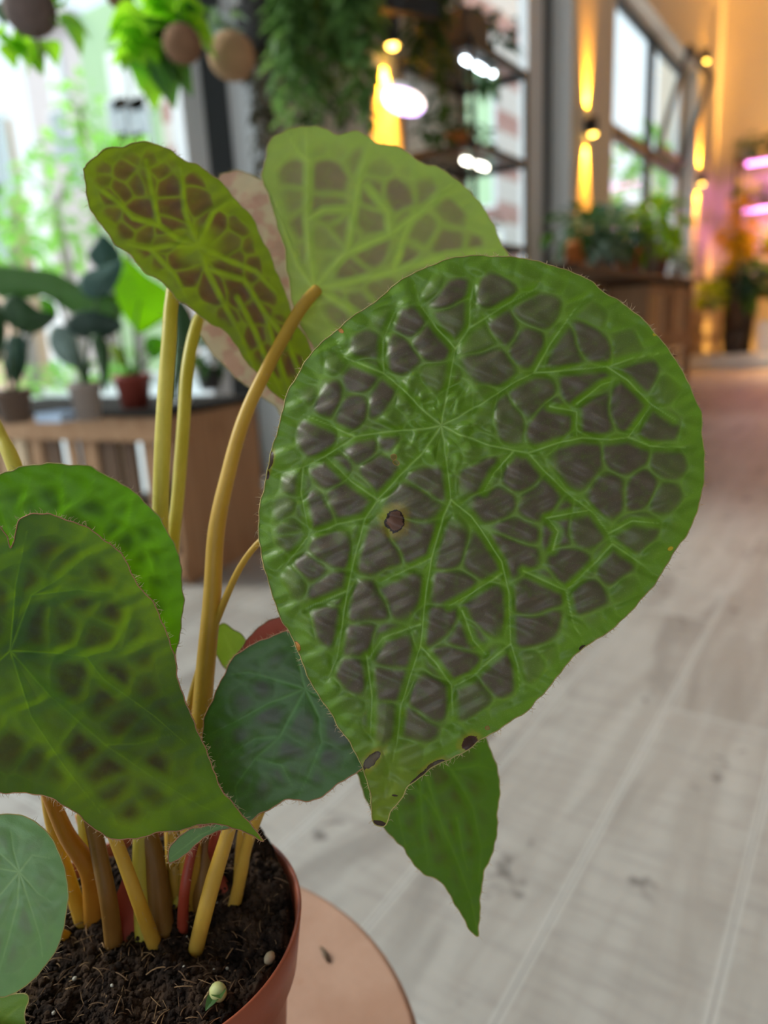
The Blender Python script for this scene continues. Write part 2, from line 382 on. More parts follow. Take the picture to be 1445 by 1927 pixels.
for wx_px in (228, 262):
    for wy in (150, 235, 300, 380):
        q = hit(wx_px, wy, 1, YA); wins.append((q[0], q[2]-.9, 1.1, 1.7, M_pane if wy in (235, 380) else M_pane_l))
bA = facade('apartment_building', xa0, xg0+.4, YA, zr_, M_facA, 'pinkish grey apartment block with a flat roof seen through the left window', 0,
            [(hit(105, 140, 1, YA)[0], hit(105, 140, 1, YA)[2]-.9, .9, 1.6, M_pane_l), (hit(112, 250, 1, YA)[0], hit(112, 250, 1, YA)[2]-.9, .9, 1.6, M_pane), (hit(140, 280, 1, YA)[0], hit(140, 280, 1, YA)[2]-1.2, .8, 1.7, M_pane)])
bevel(MB().box((xa0-.3, YA-.3, zr_), (xg0+.39, YA+6, zr_+.35)).build('roof', M_facA, bA), .02)
bG = facade('apartment_building', xg0+.4, xg1-.01, YA-.0, zr_+.1, M_facG, 'pale green rendered apartment facade between pink grey block and brick wing', 0, wins)
bB = facade('brick_building', xg1, -9.2, YA, zr_, M_brick, 'banded red brick and cream building wing seen through the middle window', 0,
            [(hit(890, 180, 1, YA)[0]-.3, hit(890, 200, 1, YA)[2]-2.2, 1.7, 3.3, mat('green_curtain', (.45, .66, .42), .6, .05, 1)), (hit(890, 390, 1, YA)[0], .6, 1.5, 2.2, mat('yellow_blind', (.8, .72, .4), .6, .05, 1))])
xo0, xo1 = hit(-190, 350, 1, 9.4)[0], hit(46, 350, 1, 10.2)[0]+.3
facade('house', xo0-6, xo1-.4, 9.4, hit(10, 187, 1, 9.4)[2], M_facO, 'peach rendered house at the far left behind trees', 0,
       [(hit(6, 300, 1, 9.4)[0]-.3, hit(6, 300, 1, 9.4)[2]-.8, 1.2, 1.7, M_pane), (hit(6, 420, 1, 9.4)[0]-.3, hit(6, 420, 1, 9.4)[2]-.8, 1.2, 1.7, M_pane)], depth=.8)
facade('low_house', -10.6, -6.8, 23, 4.2, mat('grey_siding', (.5, .48, .46), .9, .06, 2), 'low grey brick house beyond the far tilted window', 0, [(-8.2, 1.2, 1.2, 1.5, M_pane_l)])

facade('beige_building', -6.6, -3.2, 26, 10.5, mat('beige_render', (.62, .55, .46), .9, .05, 1), 'tall beige building beyond the right half of the far window', 0, [(-5.2, 5.2, 1.2, 1.6, M_pane), (-5.2, 2.2, 1.2, 1.6, M_pane_l)])
def cluster(mb, c, r, n, size, sq=(1,1,1), droop=.3, seed=0, wd=.6):
    rg = random.Random(seed)
    for _ in range(n):
        while True:
            p = Vector((rg.uniform(-1,1), rg.uniform(-1,1), rg.uniform(-1,1)))
            if p.length <= 1: break
        q = (c[0]+p.x*r*sq[0], c[1]+p.y*r*sq[1], c[2]+p.z*r*sq[2])
        d = Vector((rg.gauss(0,1), rg.gauss(0,1), rg.gauss(0,.6)))+p*1.2
        if d.length < .01: d = Vector((1,0,0))
        s_ = size*rg.uniform(.6, 1.3)
        mb.leaf(q, tuple(d.normalized()), (rg.gauss(0,.4), rg.gauss(0,.4), 1), s_, s_*wd, droop, 3 if wd < .8 else 5)
    return mb
def tree(name, px, py, dist_y, r, m, label, seed, sq=(1,1,1.2), nl=200, grp='trees outside the left window'):
    c = hit(px, py, 1, dist_y)
    o = empty(name, (c[0], c[1], -.2), label, 'tree', grp)
    tk = MB().tube([(c[0], c[1], -.2), (c[0]+.1, c[1], c[2]*.5), tuple(c)], [.16, .12, .05], 7)
    for k in range(4): tk.tube([tuple(c), (c[0]+r*.5*math.cos(k*1.6), c[1]+r*.4*math.sin(k*1.6), c[2]+r*.4)], [.05, .02], 5)
    tk.build('trunk', M_grey, o)
    cluster(MB(), (c[0], c[1]-.3, .1), .55, 60, .26, (1.4, .8, .7), .2, seed+50).build('undergrowth', m, o)
    cluster(MB(), c, r, nl, .30, sq, .2, seed).build('crown', m, o)
tree('tree', 105, 385, 9.5, .85, F_tree, 'light green tree in front of the pink grey building', 1, (.8, 1, 1.5), 150)
tree('tree', 150, 215, 12, .55, F_tree, 'small feathery tree top against the pink grey facade', 2, (.7, 1, 1.7), 60)
tree('tree', 15, 440, 8.0, .8, F_tree, 'bushy pale green tree below the peach house at left edge', 3, (1, 1, 1.2), 130)
tree('tree', 215, 305, 11, .75, F_tree, 'leafy green tree at the foot of the green facade', 4, (1.5, 1, .6), 150)
tree('tree', 1215, 330, 20, .9, F_tree, 'distant green tree seen through the far tilted window', 5, grp=None)

# ------------------------------------------------------------------ wall lamps
def spot(name, loc, to, e, size, col, parent):
    ld = bpy.data.lights.new(name, 'SPOT'); ld.energy = e; ld.spot_size = math.radians(size); ld.spot_blend = .7; ld.color = col; ld.shadow_soft_size = .015
    o = bpy.data.objects.new(name, ld); COL.objects.link(o); o.location = loc
    o.rotation_euler = (Vector(to)-Vector(loc)).to_track_quat('-Z', 'Y').to_euler(); o.parent = parent
    o.matrix_parent_inverse = Matrix.Translation(-parent.location); return o
M_bulb = emit('amber_bulb', (1.0, .55, .08), 14)
AMB = (1.0, .38, .018)
def wall_lamp(y, z, label, e=14, first=None):
    if first is not None:
        r = copy_tree(first); r.location = (WX, y, z); tag(r, label); return r
    r = empty('wall_lamp', (WX, y, z), label, 'lamp', 'black up and down wall lamps')
    x = WX+.058
    bevel(MB().box((WX, y-.03, z-.05), (WX+.02, y+.03, z+.05)).build('wall_plate', M_black, r), .003)
    MB().tube([(WX+.015, y, z), (x-.035, y, z)], .012, 8).build('bracket', M_black, r)
    pr = [(.032, -.062), (.037, -.062), (.037, .062), (.032, .062), (.032, .058), (.032, -.058)]
    MB().lathe(pr, (x, y, z), 24, True).build('lamp_body', M_black, r, True)
    for s in (-1, 1):
        bb = MB().ball((x, y, z+s*(.058 if s < 0 else .035)), .029, 14, 8, (1, 1, .7)).build('bulb', M_bulb, r, True)
        spot('spot_up' if s > 0 else 'spot_down', (WX+.045, y, z+s*.088), (WX+.0, y, z+s*.28), e, 46, AMB, r)
    return r
q1 = hit(738, 58, 0, WX+.058); q2 = hit(1116, 236, 0, WX+.058); q3 = hit(1322, 336, 0, WX+.058)
L1 = wall_lamp(q1[1], q1[2], 'black wall lamp above the pale green begonia leaf between hanging plants and grow shelf', 170)
wall_lamp(q2[1], q2[2], 'black amber wall lamp between the wire shelf and the far window', first=L1)
wall_lamp(q3[1], q3[2], 'smallest black amber wall lamp, right of the far window in the corner', first=L1)
qb = hit(1392, 330, 1, YB-.08)
# dim lamp high on the window wall
for (px, py, lb) in ((1330, 105, 'amber lamp high in the corner above the farthest wall lamp'),):
    q = hit(px, py, 0, WX+.058)
    r = copy_tree(L1); r.location = (WX, q[1]-.02, q[2]); tag(r, lb)
    for ch in list(r.children):
        if ch.type == 'LIGHT': ch.data = ch.data.copy(); ch.data.energy = 4
# unseen lamp added to wash the back wall in warm light
q = hit(1440, 330, 1, YB-.075)
rb = copy_tree(L1); rb.location = (q[0]+.75, YB, 2.2); rb.rotation_euler = (0, 0, math.radians(-90)); 
for ch in rb.children:
    if ch.type == 'LIGHT': ch.data = ch.data.copy(); ch.data.energy = 650; ch.data.spot_size = math.radians(165); ch.data.spot_blend = 1; ch.data.color = (1, .46, .09)
tag(rb, 'unseen amber lamp added to wash the back wall, above the pink lit plant shelf')

# ------------------------------------------------------------------ round stool, pot
RIM = P(285, 1735, .316); RZ = RIM[2]; DZ = RZ-.125
st = empty('round_stool', (-.29, .14, 0), 'low stool with a round worn pinkish brown top under the potted begonia', 'stool')
def disc_mat():
    b = NB('pinkish_clay_top'); co = b.obj()
    c = b.mix(b.ramp(b.noise(9, 5, co, .6), .35, .65), (.40, .225, .155), (.50, .31, .23))
    c = b.mix(b.ramp(b.noise(38, 4, co, .7), .62, .74, 0, .5), c, (.36, .17, .10))
    c = b.mix(b.ramp(b.noise(70, 2, co, .5), .72, .78, 0, .6), c, (.14, .09, .06))
    b.bsdf(c, .6, .35, b.bump(b.noise(60, 3, co), .15, .001)); return b.m
bevel(MB().lathe([(.150, DZ-.022), (.1655, DZ-.018), (.1655, DZ-.003), (.162, DZ)], (-.29, .14, 0), 96).build('seat', disc_mat(), st, False), .001)
for k in range(4):
    a = math.pi/4+k*math.pi/2
    MB().tube([(-.29+.10*math.cos(a), .14+.10*math.sin(a), DZ-.021), (-.29+.13*math.cos(a), .14+.13*math.sin(a), 0)], [.014, .011], 10).build('leg', M_wood1, st, True)
tag(MB().tube([P(603, 1785, proj(hit(603, 1785, 2, DZ))[2])+np.array([0,0,.0012]), hit(612, 1800, 2, DZ)+np.array([0,0,.0015]), hit(618, 1812, 2, DZ)+np.array([0,0,.0010])], [.0007, .0017, .0009], 6).build('dried_leaf_scrap', mat('dry_brown', (.10, .06, .03)), None, True),
    'tiny brown dried leaf scrap lying on the pinkish stool top', 'leaf')

pl = empty('potted_begonia', (RIM[0], RIM[1], DZ), 'large begonia with dark blistered green leaves in a terracotta coloured plastic pot', 'potted plant')
RR = .0655
pot = MB().lathe([(.046, 0.0), (.0485, .003), (.058, .096), (.0625, .098), (RR+.001, .1245), (RR, .125), (RR-.0012, .1235), (.060, .099), (.0560, .094), (.045, .005), (.0, .005)], (RIM[0], RIM[1], DZ), 96)
pot.build('pot', M_terra, pl, True)
SZ = RZ-.0095
# soil: lumpy mound
from mathutils import noise as mn
def soil_h(x, y):
    rr = math.hypot(x-RIM[0], y-RIM[1])/RR
    h = .010*math.exp(-((x-RIM[0]+.015)**2+(y-RIM[1]-.02)**2)/(.034**2)) + .011*max(0, (y-RIM[1])/RR)*min(1, rr) + .013*math.exp(-((x-RIM[0]-.012)**2+(y-RIM[1]-.052)**2)/(.016**2))
    return h + .0055*mn.noise((x*60, y*60, 1)) + .0030*mn.noise((x*150, y*150, 4)) + .0014*mn.noise((x*420, y*420, 9))
n = 150; sv = []; sf = []
for i in range(n+1):
    for j in range(n+1):
        u_, v_ = i/n*2-1, j/n*2-1
        rr = max(abs(u_), abs(v_)); L_ = math.hypot(u_, v_) or 1
        x = RIM[0]+u_/L_*rr*.0622; y = RIM[1]+v_/L_*rr*.0622
        sv.append((x, y, SZ+soil_h(x, y)-(.004 if rr > .97 else 0)))
for i in range(n):
    for j in range(n): a = i*(n+1)+j; sf.append((a, a+n+1, a+n+2, a+1))
def soil_mat():
    b = NB('peat_soil'); co = b.obj()
    c = b.mix(b.ramp(b.noise(90, 5, co, .7), .35, .7), (.010, .006, .005), (.060, .035, .022))
    c = b.mix(b.ramp(b.noise(260, 3, co, .7), .62, .72, 0, .6), c, (.20, .12, .07))
    b.bsdf(c, .95, .15, b.bump(b.noise(380, 4, co, .7), .9, .0015)); return b.m
M_peat = soil_mat()
soil = MB().add(sv, sf).build('soil', M_peat, pl, True)
def soil_pt(rmax=.060):
    while True:
        x, y = random.uniform(-1, 1), random.uniform(-1, 1)
        if x*x+y*y < 1: break
    x = RIM[0]+x*rmax; y = RIM[1]+y*rmax; return x, y, SZ+soil_h(x, y)
cr_ = MB()
for _ in range(5200):
    x, y, z = soil_pt(.0595); s_ = random.choice((.0005, .0007, .0011, .0016))*random.uniform(.6, 1.2)
    cr_.ball((x, y, z+s_*.3), s_, 6, 4, (random.uniform(.7, 1.4), random.uniform(.7, 1.4), .8))
tag(cr_.build('crumb', M_peat, soil), kind='stuff')
fb = MB(); fb2 = MB()
for i in range(520):
    x, y, z = soil_pt(.058)
    if y > RIM[1]+.02 and random.random() < .7: continue
    a = random.uniform(0, 6.28); L_ = random.uniform(.0025, .009); c1 = random.gauss(0, .1)
    pts = []
    for k in range(5):
        t = k/4; pts.append((x+L_*t*math.cos(a+c1*t*2), y+L_*t*math.sin(a+c1*t*2), z+.0010+.0008*math.sin(t*3)))
    (fb if i % 3 else fb2).tube(pts, random.uniform(.00008, .00024), 4)
tag(fb.build('fibre', mat('coir_fibre', (.13, .07, .035), .8, .4, 200), soil), kind='stuff')
tag(fb2.build('fibre', mat('pale_fibre', (.30, .18, .09), .8, .4, 200), soil), kind='stuff')
pe = MB()
for _ in range(34):
    x, y, z = soil_pt(.056); s_ = random.uniform(.0004, .0010); pe.ball((x, y, z+s_), s_, 7, 5, (1, random.uniform(.7, 1.2), .8))
tag(pe.build('perlite', mat('perlite', (.45, .42, .37), .8, .15, 300), soil, True), kind='stuff')
def soil_px(px, py):   # point where a pixel meets the soil
    q = hit(px, py, 2, SZ)
    for _ in range(6): q = hit(px, py, 2, SZ+soil_h(q[0], q[1]))
    return q
# little sprouting bud and seed husk
q = soil_px(412, 1880); bud = MB().ball((q[0], q[1], q[2]+.0035), .0038, 12, 8, (1, .9, 1)).build('bud', mat('pale_bud', (.50, .52, .22), .5, .3, 300), pl, True)
MB().leaf((q[0], q[1], q[2]+.003), (.5, -.3, .5), (0, 0, 1), .009, .006, .2).leaf((q[0], q[1], q[2]+.003), (.1, -.7, .1), (0, 0, 1), .008, .005, .2).build('bud_leaf', F_mid, bud)
MB().tube([(q[0], q[1], q[2]+.004), q+np.array([-.004, 0, .003]), soil_px(375, 1898)+np.array([0, 0, .0008])], [.0009, .0006, .0003], 6).build('root', mat('root', (.35, .24, .10)), bud, True)
q = soil_px(508, 1810); MB().ball((q[0], q[1], q[2]+.002), .0026, 10, 7, (.8, 1.1, 1)).build('seed', mat('pale_seed', (.50, .40, .26), .6, .2, 300), soil, True)

# ------------------------------------------------------------------ begonia leaves
def smooth_closed(pts, per=8.0, rough=1.2, seed=0, scallop=0.0):
    pts = np.array(pts, float); n = len(pts); out = []
    for i in range(n):
        p0, p1, p2, p3 = pts[i-1], pts[i], pts[(i+1) % n], pts[(i+2) % n]
        k = max(1, int(np.linalg.norm(p2-p1)/per))
        for j in range(k):
            t = j/k
            out.append(.5*((2*p1)+(-p0+p2)*t+(2*p0-5*p1+4*p2-p3)*t*t+(-p0+3*p1-3*p2+p3)*t**3))
    out = np.array(out)
    if rough:
        m = len(out); nx = np.roll(out, -1, 0)-np.roll(out, 1, 0); nx = np.stack([-nx[:,1], nx[:,0]], 1); nx /= (np.linalg.norm(nx, axis=1)[:,None]+1e-9)
        L = np.cumsum(np.linalg.norm(out-np.roll(out, 1, 0), axis=1))
        w = rough*(.6*np.sin(L/9+seed)+.5*np.sin(L/23+seed*2)+.4*np.sin(L/4.3+seed*3)) + scallop*(np.abs(np.sin(L/26+seed))-.5)
        out = out+nx*w[:,None]
    return out
def seg_dist(Q, A, B):
    d = B-A; L = (d@d)+1e-9; t = np.clip(((Q-A)@d)/L, 0, 1); return np.linalg.norm(Q-(A+t[:,None]*d), axis=1), t
def sstep(x, a, b): t = np.clip((x-a)/(b-a), 0, 1); return t*t*(3-2*t)

M_edge = mat('leaf_rim', (.36, .30, .10), .6, .6, 90); M_hair = mat('leaf_hair', (.50, .36, .22), .6, .3, 90)
M_edge_r = mat('reddish_leaf_rim', (.34, .16, .08), .6, .5, 90)
def begonia_leaf(outline, hub, veins, cells, depth, material, sp=4.0, amp=.0011, vw=3.2, fade=26, pin=(8, 20), hairs=60, seed=0, rough=1.3, scallop=0.0,
                 name='leaf', parent=None, rim=M_edge, under=False, netw=.185, mgw=46, extra=None, label=None, rimw=1.0, groove=.5, dw=13.0, vb=(4, 15), cb=.3, smn=5.0):
    hub = np.array(hub, float)
    O = smooth_closed(outline, sp, rough, seed, scallop); na = len(O)
    R = np.linalg.norm(O-hub, axis=1).max(); nr = max(24, int(R/sp))
    T = (np.arange(1, nr+1)/nr)
    Q = hub+(O-hub)[None,:,:]*T[:,None,None]; Q = Q.reshape(-1, 2); Q = np.vstack([hub, Q])
    # organic wobble of the cell borders
    w = np.stack([7*np.sin(Q[:,1]/31+seed)+4*np.sin(Q[:,1]/13+Q[:,0]/17), 7*np.sin(Q[:,0]/29+seed*2)+4*np.sin(Q[:,0]/14-Q[:,1]/19)], 1)
    Qw = Q+w*.6
    C = np.array([c[:2] for c in cells], float); D = np.array([c[2] if len(c) > 2 else 1.0 for c in cells])
    # pale seeds all along the margin
    ms = O[::max(1, int(52/sp))]; ms = hub+(ms-hub)*(1-10/np.maximum(np.linalg.norm(ms-hub, axis=1), 20))[:,None]
    C2 = np.vstack([C, ms]); D2 = np.concatenate([D, np.full(len(ms), .12)])
    i1 = np.empty(len(Q), int); eb = np.empty(len(Q)); sm_ = smn; K_ = min(7, len(C2))
    for a in range(0, len(Q), 30000):
        dd = ((Qw[a:a+30000,None,:]-C2[None])**2).sum(2); ii = np.argpartition(dd, K_-1, axis=1)[:,:K_]; v = np.take_along_axis(dd, ii, 1)
        o_ = np.argsort(v, axis=1); ii = np.take_along_axis(ii, o_, 1); v = np.take_along_axis(v, o_, 1); i1[a:a+30000] = ii[:,0]
        bd = (v[:,1:]-v[:,:1])/(2*np.linalg.norm(C2[ii[:,1:]]-C2[ii[:,:1]], axis=2)+1e-6)
        eb[a:a+30000] = np.maximum(-sm_*np.log(np.exp(-bd/sm_).sum(1))+sm_*.25, 0)
    ev = np.full(len(Q), 1e4); vm = np.zeros(len(Q))
    for V in veins:
        pts = [np.array(p[:2], float) for p in V]; tot = sum(np.linalg.norm(pts[k+1]-pts[k]) for k in range(len(pts)-1)); acc = 0
        for k in range(len(pts)-1):
            d, t = seg_dist(Q, pts[k], pts[k+1]); L = np.linalg.norm(pts[k+1]-pts[k]); s = (acc+t*L)/tot; acc += L
            fr = np.linalg.norm(pts[0]-hub) < 3; wd = vw*(1.5 if fr else 1.15)*(1-.6*s)
            ev = np.minimum(ev, d); vm = np.maximum(vm, np.exp(-(d/wd)**2)*(1-.45*s))
    dm = np.full(len(Q), 1e4); oo = O[::3]
    for k in range(0, len(Q), 40000):
        dm[k:k+40000] = np.sqrt(((Q[k:k+40000,None,:]-oo[None])**2).sum(2).min(1))
    dh = np.linalg.norm(Q-hub, axis=1)
    e = np.maximum(-4*np.log(np.exp(-eb/4)+np.exp(-ev/4)), 0)
    ds = np.linalg.norm(Qw-C2[i1], axis=1)
    patch = sstep(ev, vb[0], vb[1])*(cb+(1-cb)*sstep(eb, pin[0], pin[1]))*(1-sstep(ds, 38, 70)*.8)*D2[i1]*sstep(dm, 8, mgw)*sstep(dh, 18, 60)
    net = np.exp(-(eb/(vw*1.25))**2)*netw*sstep(dm, 0, 40)*sstep(dh, 10, 40)
    vein = np.clip(np.maximum(vm, net), 0, 1); vein = np.maximum(vein, np.exp(-(dh/(vw*2.6))**2))
    dome = .6*ev*ev/(ev*ev+dw*dw*1.4)+.4*eb*eb/(eb*eb+dw*dw*.5)
    h = amp*dome*(.35+.65*sstep(dm, 0, fade*2.2))*sstep(dh, 4, 40) - .25*amp*groove*vm
    h += amp*.22*(np.sin(Q[:,0]/11+np.sin(Q[:,1]/15)*1.7)*np.sin(Q[:,1]/10+seed))
    if extra is not None: h = h+extra(Q, dh)
    if under: h = -h
    dep = depth(Q[:,0], Q[:,1])-h
    X = CAM+(FW[None]+((Q[:,0]-CX)/FPX)[:,None]*RT[None]-((Q[:,1]-CY)/FPX)[:,None]*UP[None])*dep[:,None]
    j = np.arange(na); jn = (j+1) % na
    F0 = np.stack([np.zeros(na, int), 1+j, 1+jn], 1)
    F1 = np.concatenate([np.stack([1+i*na+j, 1+(i+1)*na+j, 1+(i+1)*na+jn, 1+i*na+jn], 1) for i in range(nr-1)])
    me = bpy.data.meshes.new(name)
    me.vertices.add(len(X)); me.vertices.foreach_set('co', X.astype(np.float32).ravel())
    lp = np.concatenate([F0.ravel(), F1.ravel()]); me.loops.add(len(lp)); me.loops.foreach_set('vertex_index', lp.astype(np.int32))
    npoly = len(F0)+len(F1); me.polygons.add(npoly)
    ls = np.concatenate([np.arange(len(F0))*3, len(F0)*3+np.arange(len(F1))*4]); me.polygons.foreach_set('loop_start', ls.astype(np.int32))
    me.update(calc_edges=True); me.validate()
    for nm, ar in (('vein', vein), ('patch', np.clip(patch, 0, 1)), ('margin', np.clip(1-dm/40, 0, 1))):
        at = me.attributes.new(nm, 'FLOAT', 'POINT'); at.data.foreach_set('value', ar.astype(np.float32))
    uvl = me.uv_layers.new(name='leaf'); q = (Q[lp]/1000.0).astype(np.float32); uvl.data.foreach_set('uv', q.ravel())
    o = link(name, me, material, parent, True)
    if label: o['label'] = label
    # rim of real thickness with fine hairs
    ring = X[1+(nr-1)*na:]; rr = .00022*rimw; n3 = 6
    tan = np.roll(ring, -1, 0)-np.roll(ring, 1, 0); tan /= np.linalg.norm(tan, axis=1)[:,None]+1e-12
    s1 = np.cross(tan, FW); s1 /= np.linalg.norm(s1, axis=1)[:,None]+1e-12; s2 = np.cross(tan, s1)
    rv_ = np.concatenate([ring+rr*(math.cos(a)*s1+math.sin(a)*s2) for a in np.arange(n3)*2*math.pi/n3])
    fr_ = [(k*na+i, k*na+(i+1) % na, ((k+1) % n3)*na+(i+1) % na, ((k+1) % n3)*na+i) for k in range(n3) for i in range(na)]
    ro = MB().add(rv_, fr_).build('leaf_rim', rim, o, True)
    if hairs:
        hb = MB(); rg = random.Random(seed+7); cen = X[0]
        sgn = 1 if np.sum(((ring-cen)*s1).sum(1)) > 0 else -1
        for _ in range(hairs):
            i = rg.randrange(na); L = rg.uniform(.0008, .0026); d = s1[i]*sgn+tan[i]*rg.gauss(0, .6)+s2[i]*rg.gauss(0, .5); d /= np.linalg.norm(d)
            a = ring[i]; hb.tube([a, a+d*L*.5, a+d*L+tan[i]*L*rg.gauss(0, .3)], [.00009, .00007, .00003], 3)
        tag(hb.build('edge_hair', M_hair, ro), kind='stuff')
    return o
def petiole(pts, rads, m, parent, hairs=0, seed=0, name='petiole'):
    """pts = (px, py, depth or None for the soil)"""
    W_ = []
    for p in pts: W_.append(soil_px(p[0], p[1])-np.array([0, 0, .004]) if p[2] is None else P(*p))
    W_ = np.array(W_); out = []; ro = []; n = len(W_); rads = list(np.interp(np.linspace(0, 1, n), np.linspace(0, 1, len(rads)), rads))
    for i in range(n-1):
        p0, p1, p2, p3 = W_[max(i-1, 0)], W_[i], W_[i+1], W_[min(i+2, n-1)]
        for k in range(8):
            t = k/8; out.append(.5*((2*p1)+(-p0+p2)*t+(2*p0-5*p1+4*p2-p3)*t*t+(-p0+3*p1-3*p2+p3)*t**3)); ro.append((rads[i]*(1-t)+rads[i+1]*t))
    out.append(W_[-1]); ro.append(rads[-1])
    ro = [r_*proj(q)[2]/FPX for r_, q in zip(ro, out)]
    o = MB().tube(out, ro, 16).build(name, m, parent, True)
    if hairs:
        hb = MB(); rg = random.Random(seed)
        for _ in range(hairs):
            i = rg.randrange(2, len(out)-2); d = np.array([rg.gauss(0,1) for _ in range(3)]); t = out[i+1]-out[i]; t /= np.linalg.norm(t); d -= t*(d@t); d /= np.linalg.norm(d)
            a = out[i]+(out[i+1]-out[i])*rg.random()+d*ro[i]*.95; L = rg.uniform(.001, .0028); hb.tube([a, a+d*L], [.00008, .00003], 3)
        tag(hb.build('stem_hair', M_hair, o), kind='stuff')
    return o
def pet_mat(name, c1, c2, tr=.25):
    b = NB(name); co = b.obj(); f = b.noise(26, 4, co, .6); f2 = b.noise(1, 3, b.map(co, (500, 500, 60)), .6)
    c = b.mix(b.ramp(f, .3, .7), c1, c2); c = b.mix(b.math('MULTIPLY', f2, .35), c, [k*.6 for k in c1])
    p = b.bsdf(c, .42, .45, b.bump(f2, .2, .0004), out=False); t = b.n('ShaderNodeBsdfTranslucent'); t.inputs[0].default_value = (*[min(1, k*1.3) for k in c2], 1)
    m = b.n('ShaderNodeMixShader'); m.inputs[0].default_value = tr; b.l(p, m.inputs[1]); b.l(t.outputs[0], m.inputs[2]); b.l(m.outputs[0], b.o.inputs[0]); return b.m
PM_y = pet_mat('yellow_stalk', (.56, .34, .04), (.70, .46, .08)); PM_g = pet_mat('greenish_stalk', (.52, .44, .04), (.72, .62, .12))
PM_o = pet_mat('orange_stalk', (.50, .20, .02), (.60, .30, .04)); PM_r = pet_mat('red_stalk', (.30, .04, .02), (.45, .08, .04)); PM_b = pet_mat('brown_stalk', (.26, .13, .03), (.38, .20, .05))

def plane(hx, hy, d0, gx, gy, k=0.0, kx=0.0, ky=0.0):
    return lambda x, y: d0+gx*(x-hx)+gy*(y-hy)+k*((x-hx)**2+(y-hy)**2)+kx*(x-hx)**2+ky*(y-hy)**2

# ---- main leaf
O1 = [(900,481),(856,484),(822,495),(783,513),(758,525),(725,551),(700,573),(670,591),(643,614),(624,629),(594,655),(576,679),(560,707),(539,743),(530,780),(521,816),(509,856),(503,886),(497,917),(490,947),(487,993),(491,1041),(500,1078),(514,1121),(527,1161),(543,1188),(561,1225),(573,1256),(589,1292),(607,1320),(622,1341),(638,1369),(656,1393),(671,1421),(680,1442),(690,1467),(697,1494),(700,1525),(702,1549),(714,1555),(726,1553),(736,1528),(754,1504),(766,1482),(785,1467),(809,1448),(830,1436),(855,1424),(879,1412),(897,1396),(920,1384),(944,1369),(971,1351),(994,1336),(1008,1319),(1028,1299),(1048,1275),(1068,1248),(1098,1218),(1132,1198),(1159,1178),(1186,1151),(1212,1121),(1236,1094),(1256,1060),(1276,1027),(1296,999),(1313,957),(1323,913),(1325,863),(1321,812),(1320,775),(1306,749),(1296,722),(1280,692),(1259,658),(1239,635),(1216,608),(1189,584),(1162,564),(1135,549),(1108,527),(1075,512),(1041,500),(1004,490),(971,485),(927,482)]
H1_ = (830, 801)
V1 = [[H1_,(835,770),(845,720),(852,680),(857,656)],[(857,656),(822,618),(792,576),(780,536)],[(857,656),(883,618),(885,561),(895,517)],[(883,618),(947,577),(1004,546)],
 [H1_,(795,772),(764,738),(722,703),(720,643),(742,588)],[(722,703),(690,690),(649,673),(632,640)],[H1_,(795,808),(758,810),(710,815),(667,822),(612,859),(570,880),(512,892)],[(570,880),(566,926),(582,1007)],[(667,822),(620,800),(570,780)],
 [H1_,(795,853),(755,892),(710,941),(687,975),(668,1047),(653,1112),(644,1176),(634,1240),(610,1289)],[(687,975),(640,985),(582,1007),(543,1056),(515,1075)],[(710,941),(660,905),(612,859)],[(653,1112),(610,1130),(575,1145)],
 [H1_,(834,825),(842,886),(848,941)],[(848,941),(834,972),(830,989),(812,1050),(800,1127),(791,1216),(769,1280),(754,1332),(748,1393),(735,1448),(718,1510)],[(791,1216),(821,1249),(849,1289),(855,1375)],[(791,1175),(720,1200),(690,1245)],
 [(690,1235),(700,1310),(697,1380)],[(812,1050),(760,1075),(718,1095)],
 [(848,941),(886,971),(907,1000),(944,1057),(957,1114),(961,1212),(974,1249),(978,1300)],[(961,1212),(925,1240),(887,1275),(855,1290)],[(944,1080),(890,1115),(845,1140)],[(870,1150),(890,1205),(915,1232)],[(985,1075),(1050,1105),(1065,1111),(1078,1171),(1098,1210)],
 [H1_,(860,816),(920,838),(967,848),(994,853),(1021,883),(1061,923),(1118,967),(1145,1004),(1152,1024)],[(994,853),(1048,834),(1095,824),(1145,828),(1182,823),(1226,762)],[(1182,823),(1225,840),(1290,842)],
 [(1152,1024),(1122,1057),(1065,1111)],[(1152,1024),(1196,1054),(1230,1080)],[(1145,1004),(1190,980),(1240,985)],[(1028,975),(1080,965),(1110,960)],[(967,848),(930,890),(910,925)],[(1040,1035),(1050,1000),(1030,975)],
 [H1_,(860,786),(914,755),(971,718),(1004,702)],[(1004,702),(1035,648),(1082,581),(1102,561)],[(1004,702),(1068,697),(1142,690),(1189,675),(1239,665)],[(1142,690),(1180,715),(1226,762),(1270,790)],[(1085,760),(1130,725),(1158,715)],[(1035,765),(1085,775),(1085,824)]]
